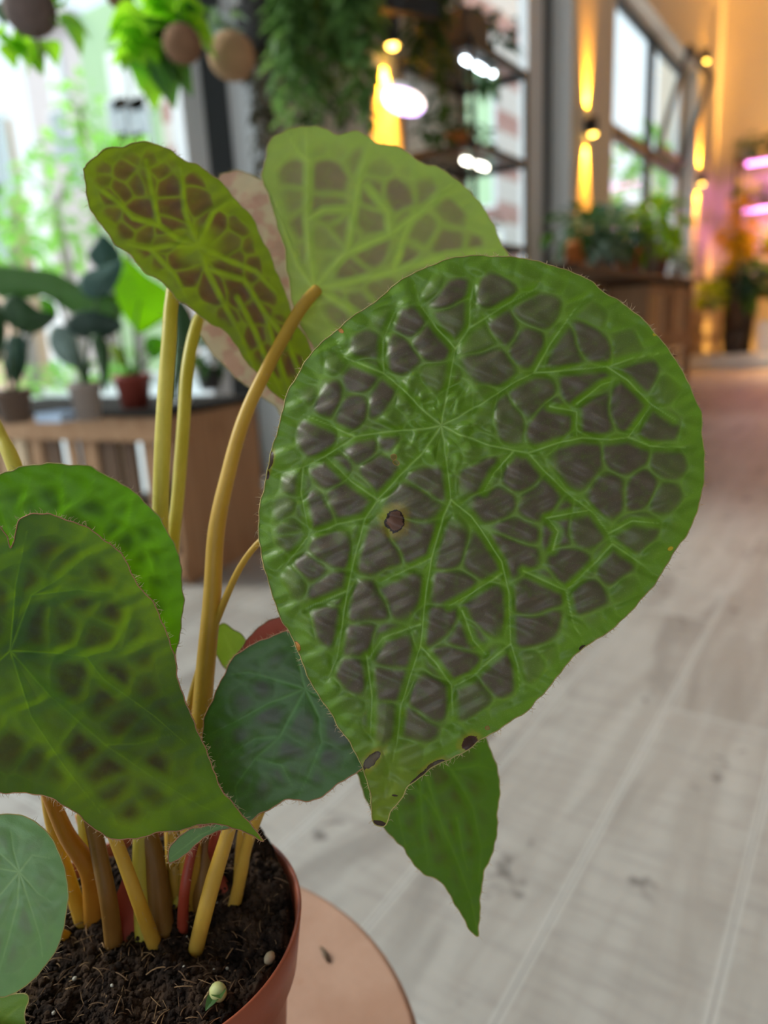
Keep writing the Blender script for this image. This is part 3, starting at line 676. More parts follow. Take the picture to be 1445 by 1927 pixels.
C1 = [(847,551,1),(771,612,1),(685,643,.85),(755,661,1),(801,640,1),(670,713,1),(618,746,1),(667,771,1),(719,761,1),(810,719,.55),(591,819,1),(685,844,1),(734,831,.95),(710,883,1),(621,886,1),(539,911,.75),(649,929,1),(588,959,1),(527,962,.6),(798,902,.95),(780,938,.95),(542,1005,.7),(570,734,.5),(618,670,.4),(719,591,.45),(813,524,.35),(856,597,.8),(765,768,.3),
 (927,541,.9),(951,618,.95),(1008,584,.8),(988,641,.95),(904,641,.5),(917,682,.9),(1068,658,.9),(1108,645,.95),(1122,581,.35),(1189,641,.5),(1095,725,1),(1212,702,.95),(998,749,.9),(1035,789,1),(1128,772,1),(1175,762,1),(1256,802,.9),(957,782,.8),(1095,870,1),(1175,860,1),(1152,920,1),(1199,920,1),(1263,876,.8),(1259,940,.8),(910,890,.95),(964,896,1),(940,943,1),(1004,947,1),(977,997,1),(1061,1000,1),(1095,1000,.9),(1212,997,.8),(1259,735,.35),
 (543,1011,.7),(613,1035,1),(582,1069,1),(607,1102,1),(607,1167,1),(543,1102,.5),(711,1041,1),(781,1014,1),(693,1139,1),(745,1112,1),(680,1207,1),(662,1271,1),(729,1225,1),(722,1289,1),(720,1363,.75),(849,1041,.95),(852,1099,1),(837,1176,1),(855,1235,1),(812,1317,1),(785,1366,.95),(883,1320,.8),(970,1030,1),(1075,1064,1),(1155,1067,.95),(1112,1128,.95),(897,1057,.95),(907,1148,1),(866,1200,1),(1014,1118,1),(1018,1185,1),(941,1275,1),(1008,1255,.4),(640,1330,.25),(1130,1180,.3),(1040,1240,.3),(575,1180,.2),(770,1420,.3),(1180,1110,.3)]
for k in range(7):
    a = .35+k*2*math.pi/7; C1.append((830+42*math.cos(a), 801+40*math.sin(a), .05)); 
    if k in (0, 2, 3, 4, 6): C1.append((830+84*math.cos(a+.3), 801+78*math.sin(a+.3), .25))
_d1 = plane(830, 801, .272, -6e-6, -1.6e-5, 0, 5.5e-8, 2.2e-8)
def ex1(Q, dh):   # concentric pleats near the hub
    return .0011*np.exp(-((dh-70)/48)**2)*np.sin(dh/7+1.6*np.sin(np.arctan2(Q[:,1]-801, Q[:,0]-830)*7)+.8*np.sin(Q[:,0]/19))*.62*sstep(dh, 14, 34)
DKB = (.045, .022, .016); spots1 = [(.743, .980, .019, .021, .3, True, (.135, .065, .045), (.02, .008, .006)),
 (.741, .860, .005, .005, 0, False, (.20, .16, .03), (.50, .25, .04)), (.746, .871, .006, .0045, .4, False, (.16, .16, .03), (.50, .25, .04)),
 (.884, 1.398, .017, .012, -.6, True, (.05, .018, .012), (.09, .03, .015)), (.917, 1.370, .0055, .0055, 0, False, (.25, .22, .04), (.40, .14, .03)),
 (.698, 1.432, .022, .009, -.8, True, (.085, .060, .030), (.05, .025, .015)), (.815, 1.444, .022, .008, -.55, True, (.07, .045, .022), (.035, .015, .01)), (.785, 1.468, .026, .0065, -.75, False, (.06, .035, .02), (.035, .015, .01)),
 (.714, 1.551, .016, .006, .3, False, DKB, DKB), (.509, .868, .005, .017, .2, True, (.07, .04, .02), (.05, .02, .01)), (.503, .893, .004, .009, .1, False, DKB, (.30, .12, .02)),
 (.559, 1.216, .006, .010, -.3, False, (.62, .26, .04), (.25, .07, .02)), (.641, .622, .006, .004, .7, False, (.55, .25, .06), (.4, .12, .03)), (.743, 1.497, .006, .002, .1, False, DKB, DKB), (1.097, 1.219, .006, .004, -.5, False, DKB, DKB), (1.232, .629, .004, .003, 0, False, (.5, .45, .02), (.5, .4, .02)), (1.262, 1.032, .006, .004, -.5, False, (.55, .42, .02), (.4, .3, .02))]
m1 = begonia_mat('main_leaf', (.120, .250, .014), (.110, .084, .062), (.34, .52, .14), (.16, .34, .010), (.06, .035, .014), tr=.28, rough=.40, spec=.5, speck=.15, vk=.95, spots=spots1, tip=(.725, 1.54, .21, (.22, .27, .015)))
leaf1 = begonia_leaf(O1, H1_, V1, C1, _d1, m1, sp=3.4, amp=.0034, vw=1.9, pin=(0, 10), vb=(3, 17), cb=.35, smn=4.5, hairs=420, seed=1, parent=pl, extra=ex1, netw=.2, mgw=40, dw=11, label='largest leaf, facing the viewer, with dark patches and a brown spot', rough=1.0, rimw=1.0)
petiole([(830, 803, .2745), (760, 850, .288), (620, 935, .301), (484, 1024, .309), (415, 1149, .315), (357, 1328, .320), (330, 1500, .320), (318, 1700, None)], [8, 7, 7, 6, 7, 8, 9, 10], PM_y, leaf1, 60, 2)

# ---- pale green leaf at top centre (seen from below)
O3 = [(494,334),(497,300),(504,272),(522,253),(549,241),(580,237),(611,241),(636,251),(667,248),(691,255),(712,270),(743,274),(771,289),(802,310),(836,320),(864,341),(888,365),(912,393),(933,435),(954,473),(968,510),(960,560),(920,610),(860,650),(790,690),(720,700),(660,690),(610,672),(594,654),(570,625),(553,580),(546,549),(539,497),(528,445),(515,400),(501,358)]
H3 = (591, 543)
V3 = [[H3,(583,480),(577,414),(580,303),(573,240)],[H3,(620,508),(653,476),(667,393),(677,327),(700,262)],[(653,476),(700,455),(733,441),(790,400),(850,345)],[(733,441),(730,400),(690,350)],[H3,(660,530),(740,510),(840,480),(930,470)],[(740,510),(760,440),(780,400)],[H3,(560,500),(540,450),(520,380)],[H3,(640,570),(700,610)],[(577,414),(610,395),(667,393)],[(580,303),(560,285),(540,250)]]
C3 = [(549,324,.8),(625,331,.95),(674,289,.6),(640,270,.3),(705,358,.9),(750,358,1),(809,351,.7),(857,393,.8),(620,403,.8),(640,430,.7),(688,410,.8),(785,435,.7),(843,459,.9),(895,466,.9),(608,455,.5),(700,473,.9),(757,490,.9),(670,514,.9),(720,530,.8),(549,428,.8),(601,497,.3),(791,520,.8),(670,569,.8),(640,575,.8),(778,313,.4),(540,380,.6),(560,480,.6),(720,310,.5),(850,510,.8),(560,260,.2),(600,270,.2)]
m3 = begonia_mat('pale_leaf_underside', (.25, .38, .11), (.26, .20, .14), (.36, .54, .12), (.50, .72, .07), (.22, .18, .06), tr=.42, rough=.42, spec=.4, speck=.10)
leaf3 = begonia_leaf(O3, H3, V3, C3, plane(591, 543, .345, 1.0e-5, -4e-5, 0, 3e-8, 5e-8), m3, sp=4.5, amp=.0016, vw=3.6, pin=(0, 14), smn=3, hairs=160, seed=3, parent=pl, under=True, netw=.15, mgw=40, label='pale green leaf seen from below at the top of the plant', scallop=3)
petiole([(596, 545, .344), (560, 590, .336), (498, 702, .326), (457, 794, .322), (428, 898, .320), (407, 1001, .318), (399, 1126, .317), (386, 1265, .317), (376, 1390, .317), (360, 1560, .315), (352, 1700, None)], [11, 12, 12, 13, 14, 16, 17, 18, 19, 20, 20], PM_y, leaf3, 170, 3)

# ---- backlit leaf at top left (underside)
O2 = [(159,315),(167,303),(181,292),(204,280),(229,276),(251,268),(277,267),(299,273),(325,284),(350,306),(376,311),(401,330),(427,354),(446,379),(468,401),(487,433),(503,468),(519,507),(535,545),(547,580),(563,618),(579,643),(600,690),(610,760),(604,822),(580,800),(555,770),(538,758),(522,745),(500,723),(477,698),(458,672),(439,643),(420,621),(395,608),(369,592),(353,573),(331,561),(318,545),(299,526),(277,516),(258,497),(239,475),(216,456),(197,433),(181,411),(169,392),(161,357)]
H2 = (372, 462)
V2 = [[H2,(355,420),(347,395),(343,350),(339,315)],[H2,(335,450),(299,424),(286,363),(274,303)],[H2,(400,400),(436,373),(450,390)],[H2,(388,506),(417,564),(446,618),(477,691)],[(388,506),(458,526),(500,592),(520,666),(545,740)],[H2,(320,462),(283,468),(240,460)],[(299,424),(250,410),(220,379),(180,350)],[(446,560),(478,620),(510,700),(530,740)],[H2,(430,490),(480,510),(520,550)],[(500,592),(540,640),(570,720),(590,790)],[(283,468),(330,520),(350,560)]]
C2 = [(251,290,.6),(290,290,.6),(331,300,.5),(239,319,.9),(260,345,.9),(318,345,1),(306,320,.8),(376,344,1),(372,372,.9),(229,357,.9),(258,386,1),(321,398,1),(310,425,1),(404,427,1),(204,373,.9),(248,414,1),(270,440,.8),(205,410,.8),(229,436,.9),(337,490,1),(265,475,1),(446,491,.9),(484,500,.9),(477,456,.8),(347,532,1),(401,551,1),(449,551,1),(506,548,.9),(417,596,.9),(477,586,1),(474,635,1),(512,691,1),(544,602,.9),(490,672,.9),(550,690,1),(570,740,.8),(190,320,.7),(300,500,.8),(310,452,.6),(430,455,.7),(195,345,.6),(280,340,.7),(525,630,1),(450,420,.8),(355,300,.3)]
m2 = begonia_mat('backlit_leaf', (.10, .13, .014), (.09, .055, .030), (.18, .26, .02), (.21, .30, .004), (.12, .045, .016), tr=.45, rough=.45, spec=.35, speck=.05)
leaf2 = begonia_leaf(O2, H2, V2, C2, plane(372, 462, .325, 8e-5, 3e-5, 0, 0, 0), m2, sp=4.2, amp=.0014, vw=4.5, pin=(-1, 5), vb=(2, 9), cb=.2, smn=2.2, hairs=260, seed=4, parent=pl, under=True, netw=.35, mgw=26, label='yellow green leaf with brown patches seen from below against the window', scallop=3)
petiole([(372, 464, .334), (335, 500, .340), (322, 575, .338), (318, 640, .335), (312, 720, .333), (306, 830, .331), (302, 960, .330), (300, 1150, .326), (285, 1400, .323), (268, 1600, .318), (270, 1760, None)], [8, 11, 13, 14, 14, 15, 15, 16, 17, 18, 18], PM_g, leaf2, 60, 5)

# ---- pale pink leaf behind it
O2b = [(408,340),(430,324),(455,321),(485,336),(508,360),(540,450),(580,560),(600,680),(545,790),(520,768),(490,745),(450,715),(415,682),(388,650),(372,608),(376,560),(395,450)]
m2b = begonia_mat('pinkish_leaf', (.52, .46, .32), (.55, .25, .22), (.55, .48, .34), (.65, .52, .34), (.62, .26, .22), tr=.45, rough=.5, spec=.3, speck=.1, red=.42)
leaf2b = begonia_leaf(O2b, (450, 560), [[(450,560),(440,450),(440,330)],[(450,560),(500,480)],[(450,560),(480,660),(530,760)]], [(440,400,.4),(470,430,.8),(480,380,.5),(430,640,.7),(470,690,.8),(500,720,.6),(400,630,.3)], plane(450, 560, .385, 3e-5, 0), m2b, sp=7, amp=.001, pin=(6, 22), hairs=80, seed=6, parent=pl, under=True, label='pale pinkish leaf mostly hidden behind the backlit leaf')
petiole([(450, 565, .386), (385, 590, .372), (366, 625, .362), (352, 700, .355), (345, 800, .350), (335, 930, .345), (324, 1050, .342), (318, 1300, .338), (330, 1550, .330), (338, 1700, None)], [8, 10, 11, 12, 12, 12, 12, 13, 14, 15], PM_g, leaf2b, 40, 8)

# ---- left back leaf, bright green
O4 = [(-60,940),(-25,905),(0,893),(25,885),(42,878),(83,873),(116,872),(166,878),(199,894),(233,912),(266,937),(295,970),(320,1008),(334,1037),(341,1070),(343,1112),(345,1141),(341,1182),(330,1228),(300,1300),(230,1350),(120,1370),(0,1340),(-90,1250),(-130,1120),(-110,1010)]
H4 = (60, 1130)
V4 = [[H4,(90,1040),(120,960),(116,885)],[H4,(160,1060),(240,990),(290,975)],[H4,(30,1030),(0,960)],[H4,(200,1110),(290,1080),(335,1080)],[(120,960),(170,930),(180,885)],[(240,990),(250,930)],[(90,1040),(40,960),(60,890)],[H4,(200,1180),(320,1180)],[(290,1080),(275,1030),(330,1030)]]
C4 = [(33,937,.8),(100,939,.9),(60,960,.6),(183,945,.95),(249,950,.7),(274,1000,.95),(228,1016,1),(291,1049,.9),(305,1095,.9),(309,1141,.8),(94,895,.2),(150,900,.2),(200,920,.4),(150,990,.8),(70,1000,.8),(10,900,.3),(0,980,.7),(320,1050,.4),(200,1060,.9),(260,1110,.9),(300,1190,.6)]
m4 = begonia_mat('bright_backlit_leaf', (.045, .15, .008), (.030, .058, .012), (.12, .28, .02), (.17, .46, .003), (.06, .17, .004), tr=.55, rough=.4, spec=.4, speck=.06)
leaf4 = begonia_leaf(O4, H4, V4, C4, plane(60, 1130, .285, 3e-5, -2e-5, 4e-8), m4, sp=5, amp=.001, vw=3.0, pin=(5, 18), hairs=120, seed=9, parent=pl, netw=.25, mgw=30, label='bright green leaf behind the large dark leaf at left', scallop=2)
petiole([(62, 1135, .288), (80, 1300, .300), (85, 1450, .308), (95, 1540, .312), (125, 1640, .316), (155, 1729, None)], [8, 9, 10, 11, 13, 14], PM_y, leaf4, 30, 9)
# petiole entering from the upper left, of a leaf outside the frame
petiole([(-90, 640, .330), (-40, 740, .325), (0, 820, .320), (30, 885, .315), (110, 1120, .312), (150, 1400, .312), (165, 1560, .314), (175, 1700, None)], [11, 12, 13, 14, 15, 16, 17, 18], PM_g, pl, 20, 10)

# ---- big dark leaf at left
O5 = [(-60,1010),(-20,985),(0,991),(14,1010),(20,1032),(29,1004),(37,980),(58,967),(83,968),(100,968),(137,983),(166,993),(191,1014),(216,1029),(239,1058),(257,1099),(287,1132),(307,1174),(328,1236),(336,1282),(353,1328),(370,1373),(395,1427),(403,1452),(419,1490),(440,1514),(461,1539),(482,1562),(496,1583),(473,1571),(440,1558),(415,1552),(374,1552),(345,1562),(307,1564),(270,1575),(241,1580),(208,1577),(174,1556),(150,1535),(125,1519),(91,1500),(50,1492),(0,1492),(-70,1480),(-160,1420),(-210,1300),(-200,1160),(-130,1060)]
H5 = (20, 1225)
V5 = [[H5,(95,1229),(162,1236),(228,1220),(300,1200)],[H5,(95,1310),(199,1402),(291,1465),(374,1514),(470,1562)],[H5,(60,1120),(110,1090),(170,1040)],[(162,1236),(195,1278),(291,1348),(350,1400)],[H5,(30,1100),(50,1000)],[H5,(60,1350),(120,1440),(190,1530)],[(60,1120),(150,1110),(240,1120)],[H5,(-60,1300),(-120,1380)],[(199,1402),(260,1400),(330,1380)],[(228,1220),(250,1150)]]
C5 = [(160,1130,1),(200,1150,1),(208,1074,.9),(190,1190,.8),(95,1033,.8),(42,1083,.8),(249,1204,.9),(137,1282,.9),(233,1269,1),(160,1406,1),(208,1456,1),(218,1480,.9),(307,1436,.95),(285,1498,.7),(245,1531,1),(324,1395,.5),(265,1385,.7),(228,1355,.9),(203,1318,.9),(21,1423,.8),(316,1344,.7),(280,1290,.7),(70,1180,.8),(110,1180,.8),(60,1270,.3),(270,1240,.8),(100,1360,.3),(60,1440,.8),(100,1470,.7),(0,1120,.7),(350,1440,.4),(-40,1180,.8),(-60,1380,.8),(380,1500,.2),(130,1060,.7)]  # real dark patches; middle ones made fuller to hold shade from the leaf behind
def d5(x, y):
    d = .262 + .4e-5*(x-20)+.8e-5*(y-1225)+2.6e-8*((x-60)**2)
    s = ((x-0)*.60-(y-1365)*.80)  # below this diagonal the blade folds away
    return d + np.where(s < 0, 1.9e-4*(-s)*np.exp(-np.maximum(x-60, 0)/90.0)*.55, 0)
m5 = begonia_mat('dark_leaf_blade', (.038, .105, .014), (.012, .018, .014), (.060, .15, .030), (.34, .56, .004), (.13, .07, .004), tr=.5, rough=.5, spec=.35, speck=.07, pnoise=.9, vk=.3, tip=(.49, 1.58, .16, (.12, .22, .015)))  # patch colour darkened to carry shade of the leaf behind
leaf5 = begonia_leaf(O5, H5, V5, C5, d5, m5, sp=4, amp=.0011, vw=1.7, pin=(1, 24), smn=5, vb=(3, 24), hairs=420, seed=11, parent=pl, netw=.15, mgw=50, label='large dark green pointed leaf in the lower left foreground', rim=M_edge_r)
petiole([(20, 1230, .266), (60, 1400, .290), (120, 1560, .300), (170, 1640, .308), (177, 1718, None)], [9, 12, 15, 19, 22], PM_o, leaf5, 30, 12)

# ---- bottom middle leaf
O6 = [(539,1189),(518,1196),(485,1208),(443,1233),(422,1270),(402,1312),(385,1349),(381,1391),(389,1424),(406,1466),(422,1495),(436,1522),(446,1545),(468,1547),(489,1532),(514,1520),(539,1505),(559,1504),(580,1508),(605,1499),(634,1478),(659,1461),(682,1447),(720,1420),(735,1370),(720,1310),(690,1255),(640,1210),(590,1188)]
H6 = (574, 1297)
V6 = [[H6,(555,1333),(526,1387),(480,1428),(442,1480),(450,1535)],[H6,(505,1324),(443,1358),(390,1385)],[H6,(600,1350),(605,1399),(580,1461),(560,1500)],[H6,(520,1280),(470,1265),(430,1270)],[H6,(640,1330),(690,1370)],[H6,(560,1240),(545,1195)],[(526,1387),(480,1390),(430,1420)],[(480,1428),(530,1440),(550,1480)]]
C6 = [(485,1287,.9),(460,1250,.6),(505,1345,.9),(547,1416,.9),(626,1428,.9),(443,1457,.8),(534,1461,.8),(402,1409,.8),(518,1233,.8),(450,1310,.7),(500,1400,.8),(460,1390,.7),(570,1370,.7),(640,1380,.8),(590,1470,.8),(490,1490,.6),(540,1290,.5),(560,1260,.6),(430,1430,.6),(650,1300,.8)]
m6 = begonia_mat('shaded_leaf', (.055, .15, .030), (.075, .078, .066), (.12, .30, .07), (.07, .16, .004), (.035, .04, .004), tr=.30, rough=.36, spec=.55, speck=.06)
leaf6 = begonia_leaf(O6, H6, V6, C6, plane(574, 1297, .294, 0, -4e-5, 5e-8), m6, sp=4.2, amp=.0010, vw=2.4, pin=(4, 20), hairs=260, seed=13, parent=pl, netw=.18, mgw=30, label='dark bluish green leaf below the largest leaf', rim=M_edge_r)
petiole([(574, 1300, .2965), (540, 1400, .303), (471, 1574, .3135), (455, 1640, .318), (437, 1701, None)], [8, 9, 10, 11, 12], PM_y, leaf6, 20, 14)

# ---- bottom right leaf
O7 = [(650,1400),(662,1430),(673,1457),(684,1490),(698,1526),(725,1562),(742,1578),(759,1594),(767,1611),(784,1632),(800,1648),(825,1655),(838,1669),(850,1690),(867,1719),(879,1744),(899,1762),(901,1731),(904,1690),(910,1648),(921,1619),(933,1578),(935,1549),(941,1482),(937,1457),(925,1416),(908,1380),(880,1345),(830,1310),(760,1300),(690,1320),(655,1360)]
H7 = (775, 1385)
V7 = [[H7,(800,1450),(822,1530),(860,1620),(885,1690),(897,1750)],[H7,(790,1480),(795,1560),(810,1640)],[H7,(730,1440),(745,1520),(765,1600)],[H7,(850,1450),(890,1520),(905,1600),(900,1660)],[(850,1450),(900,1440),(930,1450)],[(822,1530),(800,1500),(770,1480)],[(860,1540),(870,1600),(880,1640)],[H7,(700,1440),(690,1490)]]
C7 = [(775,1507,.7),(858,1500,.8),(808,1580,.8),(875,1598,.7),(912,1532,.6),(846,1565,.7),(767,1545,.6),(890,1480,.5),(830,1470,.6),(890,1560,.6),(820,1620,.6),(860,1650,.6),(885,1640,.4),(740,1480,.4),(880,1420,.4),(740,1540,.4),(830,1520,.8)]
m7 = begonia_mat('hanging_leaf', (.060, .145, .008), (.055, .045, .014), (.10, .21, .012), (.12, .28, .004), (.11, .07, .008), tr=.45, rough=.45, spec=.35, speck=.05)
leaf7 = begonia_leaf(O7, H7, V7, C7, plane(775, 1385, .318, 0, -3e-5, 0, 9e-8), m7, sp=4.2, amp=.0009, vw=3.2, pin=(6, 20), hairs=120, seed=15, parent=pl, netw=.18, mgw=30, label='green pointed leaf hanging lowest at right', rough=1.6)
petiole([(775, 1388, .320), (700, 1385, .327), (600, 1400, .330), (500, 1480, .328), (458, 1560, .325), (445, 1690, None)], [8, 8, 9, 9, 10], PM_y, leaf7, 0, 16)

# ---- round young leaf bottom left
O8 = [(0,1533),(33,1533),(61,1544),(83,1560),(102,1585),(116,1618),(125,1652),(128,1690),(123,1729),(114,1768),(100,1796),(83,1820),(66,1840),(44,1859),(22,1870),(0,1876),(-50,1865),(-95,1830),(-125,1780),(-135,1700),(-120,1620),(-85,1565),(-40,1540)]
H8 = (36, 1641)
V8 = [[H8,(33,1700),(15,1770),(-5,1840)],[H8,(70,1680),(100,1700)],[H8,(60,1610),(95,1615)],[H8,(25,1600),(20,1560)],[H8,(55,1700),(75,1760),(80,1800)],[H8,(0,1635),(-50,1650)],[H8,(-5,1690),(-40,1760)],[H8,(10,1615),(-20,1590)]]
m8 = begonia_mat('young_leaf', (.19, .36, .15), (.20, .29, .16), (.34, .54, .24), (.16, .34, .05), (.12, .2, .05), tr=.25, rough=.34, spec=.55, speck=.05)
leaf8 = begonia_leaf(O8, H8, V8, [(70,1580),(90,1650),(60,1740),(20,1800),(-30,1700),(-40,1600),(0,1570),(100,1720),(90,1780)], plane(36, 1641, .268, 3e-5, -4e-5, 1.6e-7), m8, sp=4, amp=.0007, vw=1.8, pin=(10, 26), hairs=60, seed=17, parent=pl, netw=.18, mgw=20, label='small round pale green young leaf at lower left', rough=.7)
petiole([(36, 1645, .270), (70, 1730, .290), (127, 1750, None)], [7, 8, 9], PM_y, leaf8, 0, 18)
# ---- leaf piece under it
O9 = [(-40,1878),(0,1874),(44,1870),(53,1884),(47,1905),(47,1945),(30,1990),(-20,2000),(-70,1960),(-70,1910)]
m9 = begonia_mat('lime_young_leaf', (.16, .30, .04), (.12, .2, .04), (.3, .45, .08), (.25, .45, .03), (.15, .25, .02), tr=.35)
begonia_leaf(O9, (0, 1925), [[(0,1925),(40,1890)],[(0,1925),(-30,1960)]], [(20,1900,.2),(-20,1900,.2),(10,1960,.2)], plane(0, 1925, .275, 0, -3e-5), m9, sp=4, amp=.0005, hairs=30, seed=19, parent=pl, label='lime green leaf edge in the bottom left corner')
# ---- small curled leaf among the stalks
O10 = [(318,1624),(317,1604),(330,1582),(352,1564),(382,1555),(418,1545),(440,1530),(446,1552),(418,1562),(388,1574),(362,1597),(334,1617)]
m10 = begonia_mat('small_leaf', (.10, .22, .06), (.06, .10, .05), (.18, .33, .10), (.15, .33, .04), (.08, .12, .03), tr=.3, rough=.4)
begonia_leaf(O10, (375, 1572), [[(375,1572),(322,1614)],[(375,1572),(430,1548)]], [(350,1585,.5),(400,1562,.5)], plane(375, 1572, .276, 2e-5, -3e-5), m10, sp=2.5, amp=.0005, vw=1.2, hairs=90, seed=20, parent=pl, rim=M_edge_r, label='small curled young leaf hanging among the stalks')
# ---- red underside leaf and lime leaf tip in the gap
OR = [(430,1262),(445,1232),(460,1208),(480,1187),(501,1171),(522,1162),(540,1163),(600,1180),(640,1240),(600,1300),(500,1310),(440,1300)]
mr = begonia_mat('red_underside', (.42, .075, .05), (.36, .06, .045), (.5, .12, .09), (.5, .10, .06), (.4, .06, .04), tr=.35, rough=.5)
lr = begonia_leaf(OR, (540, 1240), [[(540,1240),(500,1190)],[(540,1240),(460,1240)]], [(480,1220,.4),(520,1190,.4)], plane(540, 1240, .318, 0, -3e-5), mr, sp=5, amp=.0006, hairs=120, seed=21, parent=pl, rim=M_edge_r, label='leaf showing its red underside behind the dark bluish leaf', scallop=3)
petiole([(540, 1245, .320), (480, 1400, .3225), (410, 1574, .322), (405, 1640, None)], [8, 10, 14, 15], PM_r, lr, 0, 22)
OL = [(400,1196),(418,1172),(436,1184),(462,1202),(470,1240),(450,1275),(425,1260),(408,1230)]
ml = begonia_mat('lime_leaf_tip', (.30, .48, .08), (.2, .3, .05), (.4, .55, .12), (.35, .6, .04), (.2, .3, .03), tr=.4)
ll = begonia_leaf(OL, (440, 1235), [[(440,1235),(420,1190)]], [(430,1210,.1)], plane(440, 1235, .345, 0, 0), ml, sp=4, amp=.0004, hairs=0, seed=23, parent=pl, label='small lime green leaf tip between the stalks and the red leaf')
petiole([(440, 1240, .346), (420, 1400, .338), (400, 1600, .330), (420, 1650, None)], [5, 6, 8, 8], PM_g, ll, 0, 24)

# ---- visible stalk bases and red stipules
for (pts, rd, m) in [
    ([(160, 1480, .300), (185, 1600, .302), (205, 1700, .303), (213, 1772, None)], [14, 15, 16, 17], PM_b),
    ([(185, 1500, .285), (225, 1600, .292), (262, 1700, .296), (293, 1775, None)], [10, 12, 13, 14], PM_y),
    ([(262, 1540, .320), (285, 1600, .319), (297, 1680, .318), (303, 1746, None)], [19, 20, 22, 24], PM_b),
    ([(322, 1530, .330), (326, 1600, .327), (330, 1650, .325), (332, 1690, None)], [14, 15, 15, 15], PM_y),
    ([(385, 1540, .314), (362, 1600, .312), (347, 1680, .309), (341, 1745, None)], [8, 9, 10, 10], PM_r),
    ([(388, 1540, .328), (384, 1600, .326), (378, 1680, .322), (374, 1710, None)], [14, 15, 15, 15], PM_b),
    ([(446, 1500, .299), (430, 1563, .2955), (402, 1655, .294), (382, 1730, .295), (365, 1779, None)], [11, 13, 15, 15, 14], PM_y),
    ([(150, 1530, .330), (168, 1600, .329), (188, 1680, None)], [9, 10, 11], PM_o)]:
    petiole(pts, rd, m, pl, 14, int(pts[0][0]))
def stipule(px, py, h, w, m):
    b = soil_px(px, py); top = P(px-12, py-h, proj(b)[2]); d = top-b; L = np.linalg.norm(d)
    mb = MB(); 
    for s in (-1, 1): mb.leaf(b-np.array([0,0,.003]), d/L, tuple(-FW*s), L, w, .05, 8, .2)
    return mb.build('stipule', m, pl, True)
stipule(246, 1765, 140, .013, PM_r); stipule(262, 1745, 90, .008, PM_r); stipule(418, 1690, 70, .008, PM_r); stipule(190, 1700, 130, .007, PM_r)

# ------------------------------------------------------------------ left crate and its plants
c0 = hit(357, 1101, 2, 0); c1 = hit(486, 1035, 2, 0); dY = (c1-c0); dY[2] = 0; dY /= np.linalg.norm(dY)
ang = math.atan2(dY[1], dY[0])-math.pi/2
CZ = zcol(c0[0], c0[1], 772)
CL, CD = .95, .42     # along the front (away to the left), depth along dY
Mc = Matrix.Translation((c0[0], c0[1], 0)) @ Matrix.Rotation(ang, 4, 'Z')       # local: -x runs left along the front, +y into depth
M_top = mat('matt_black_board', (.022, .018, .016), .9, .3, 12, .1)
def crate(name, M, Lx, Ly, Hz, label, cat='crate', mats=(M_wood1, M_wood_l, M_wood_d), group=None, nslat=11, solid=False, seed=1, top=True):
    o = empty(name, M.translation, label, cat, group); rg = random.Random(seed)
    for y_ in (0, Ly-.02):
        for k in range(nslat):      # front and back: upright slats with gaps
            x = -.05-(Lx-.10)*(k+.5)/nslat; w_ = (Lx-.1)/nslat*rg.uniform(.52, .80)
            bevel(MB().box((x-w_/2, y_+.001, .05), (x+w_/2, y_+.013, Hz-.055), M=M).build('slat', mats[rg.choice((0, 0, 1, 2))], o), .002)
        for (z0, z1) in ((.02, .09), (Hz-.09, Hz-.018)):
            bevel(MB().box((-Lx, y_-.011, z0), (0, y_, z1), M=M).build('rail', M_wood1h if y_ == 0 else mats[0], o), .003)
    for x_ in (-.018, -Lx):
        bevel(MB().box((x_, .0, .0), (x_+.018, Ly, Hz-.018), M=M).build('end_panel', mats[0], o), .003)
    if top: bevel(MB().box((-Lx-.02, -.02, Hz-.018), (.01, Ly+.01, Hz), M=M).build('top_board', M_top, o), .003)
    return o
crate('wooden_crate', Mc, CL, CD, CZ, 'brown wooden slatted crate with a solid side panel, carrying plants under the left window')
def onc(px, py): return hit(px, py, 2, CZ)
def pot_mb(c, r, h, taper=.72, lip=.08):
    return MB().lathe([(r*taper, 0), (r*.97, h*.82), (r*1.05, h*.83), (r*1.07, h), (r*.96, h), (r*.92, h*.88), (0.001, h*.87)], c, 32)
def pleaf(out, d, m, parent, tilt=(0, 0), bend=0.0, name='leaf'):
    """simple leaf blade from an outline (pixels) at its own distance"""
    out = np.array(out, float); hub = out.mean(0); O = smooth_closed(out, 9, 0); na = len(O); nr = 7; v = [P(hub[0], hub[1], d-.012)]
    for i in range(1, nr+1):
        for q in O:
            p = hub+(q-hub)*i/nr; dd = d+tilt[0]*(p[0]-hub[0])/100+tilt[1]*(p[1]-hub[1])/100+bend*((p[0]-hub[0])/100)**2-.012*(1-(i/nr))
            v.append(P(p[0], p[1], dd))
    f = [(0, 1+j, 1+(j+1) % na) for j in range(na)]+[(1+i*na+j, 1+(i+1)*na+j, 1+(i+1)*na+(j+1) % na, 1+i*na+(j+1) % na) for i in range(nr-1) for j in range(na)]
    o = MB().add(v, f).build(name, m, parent, True)
    sm = o.modifiers.new('thickness', 'SOLIDIFY'); sm.thickness = .0012; return o, P(hub[0], hub[1], d)
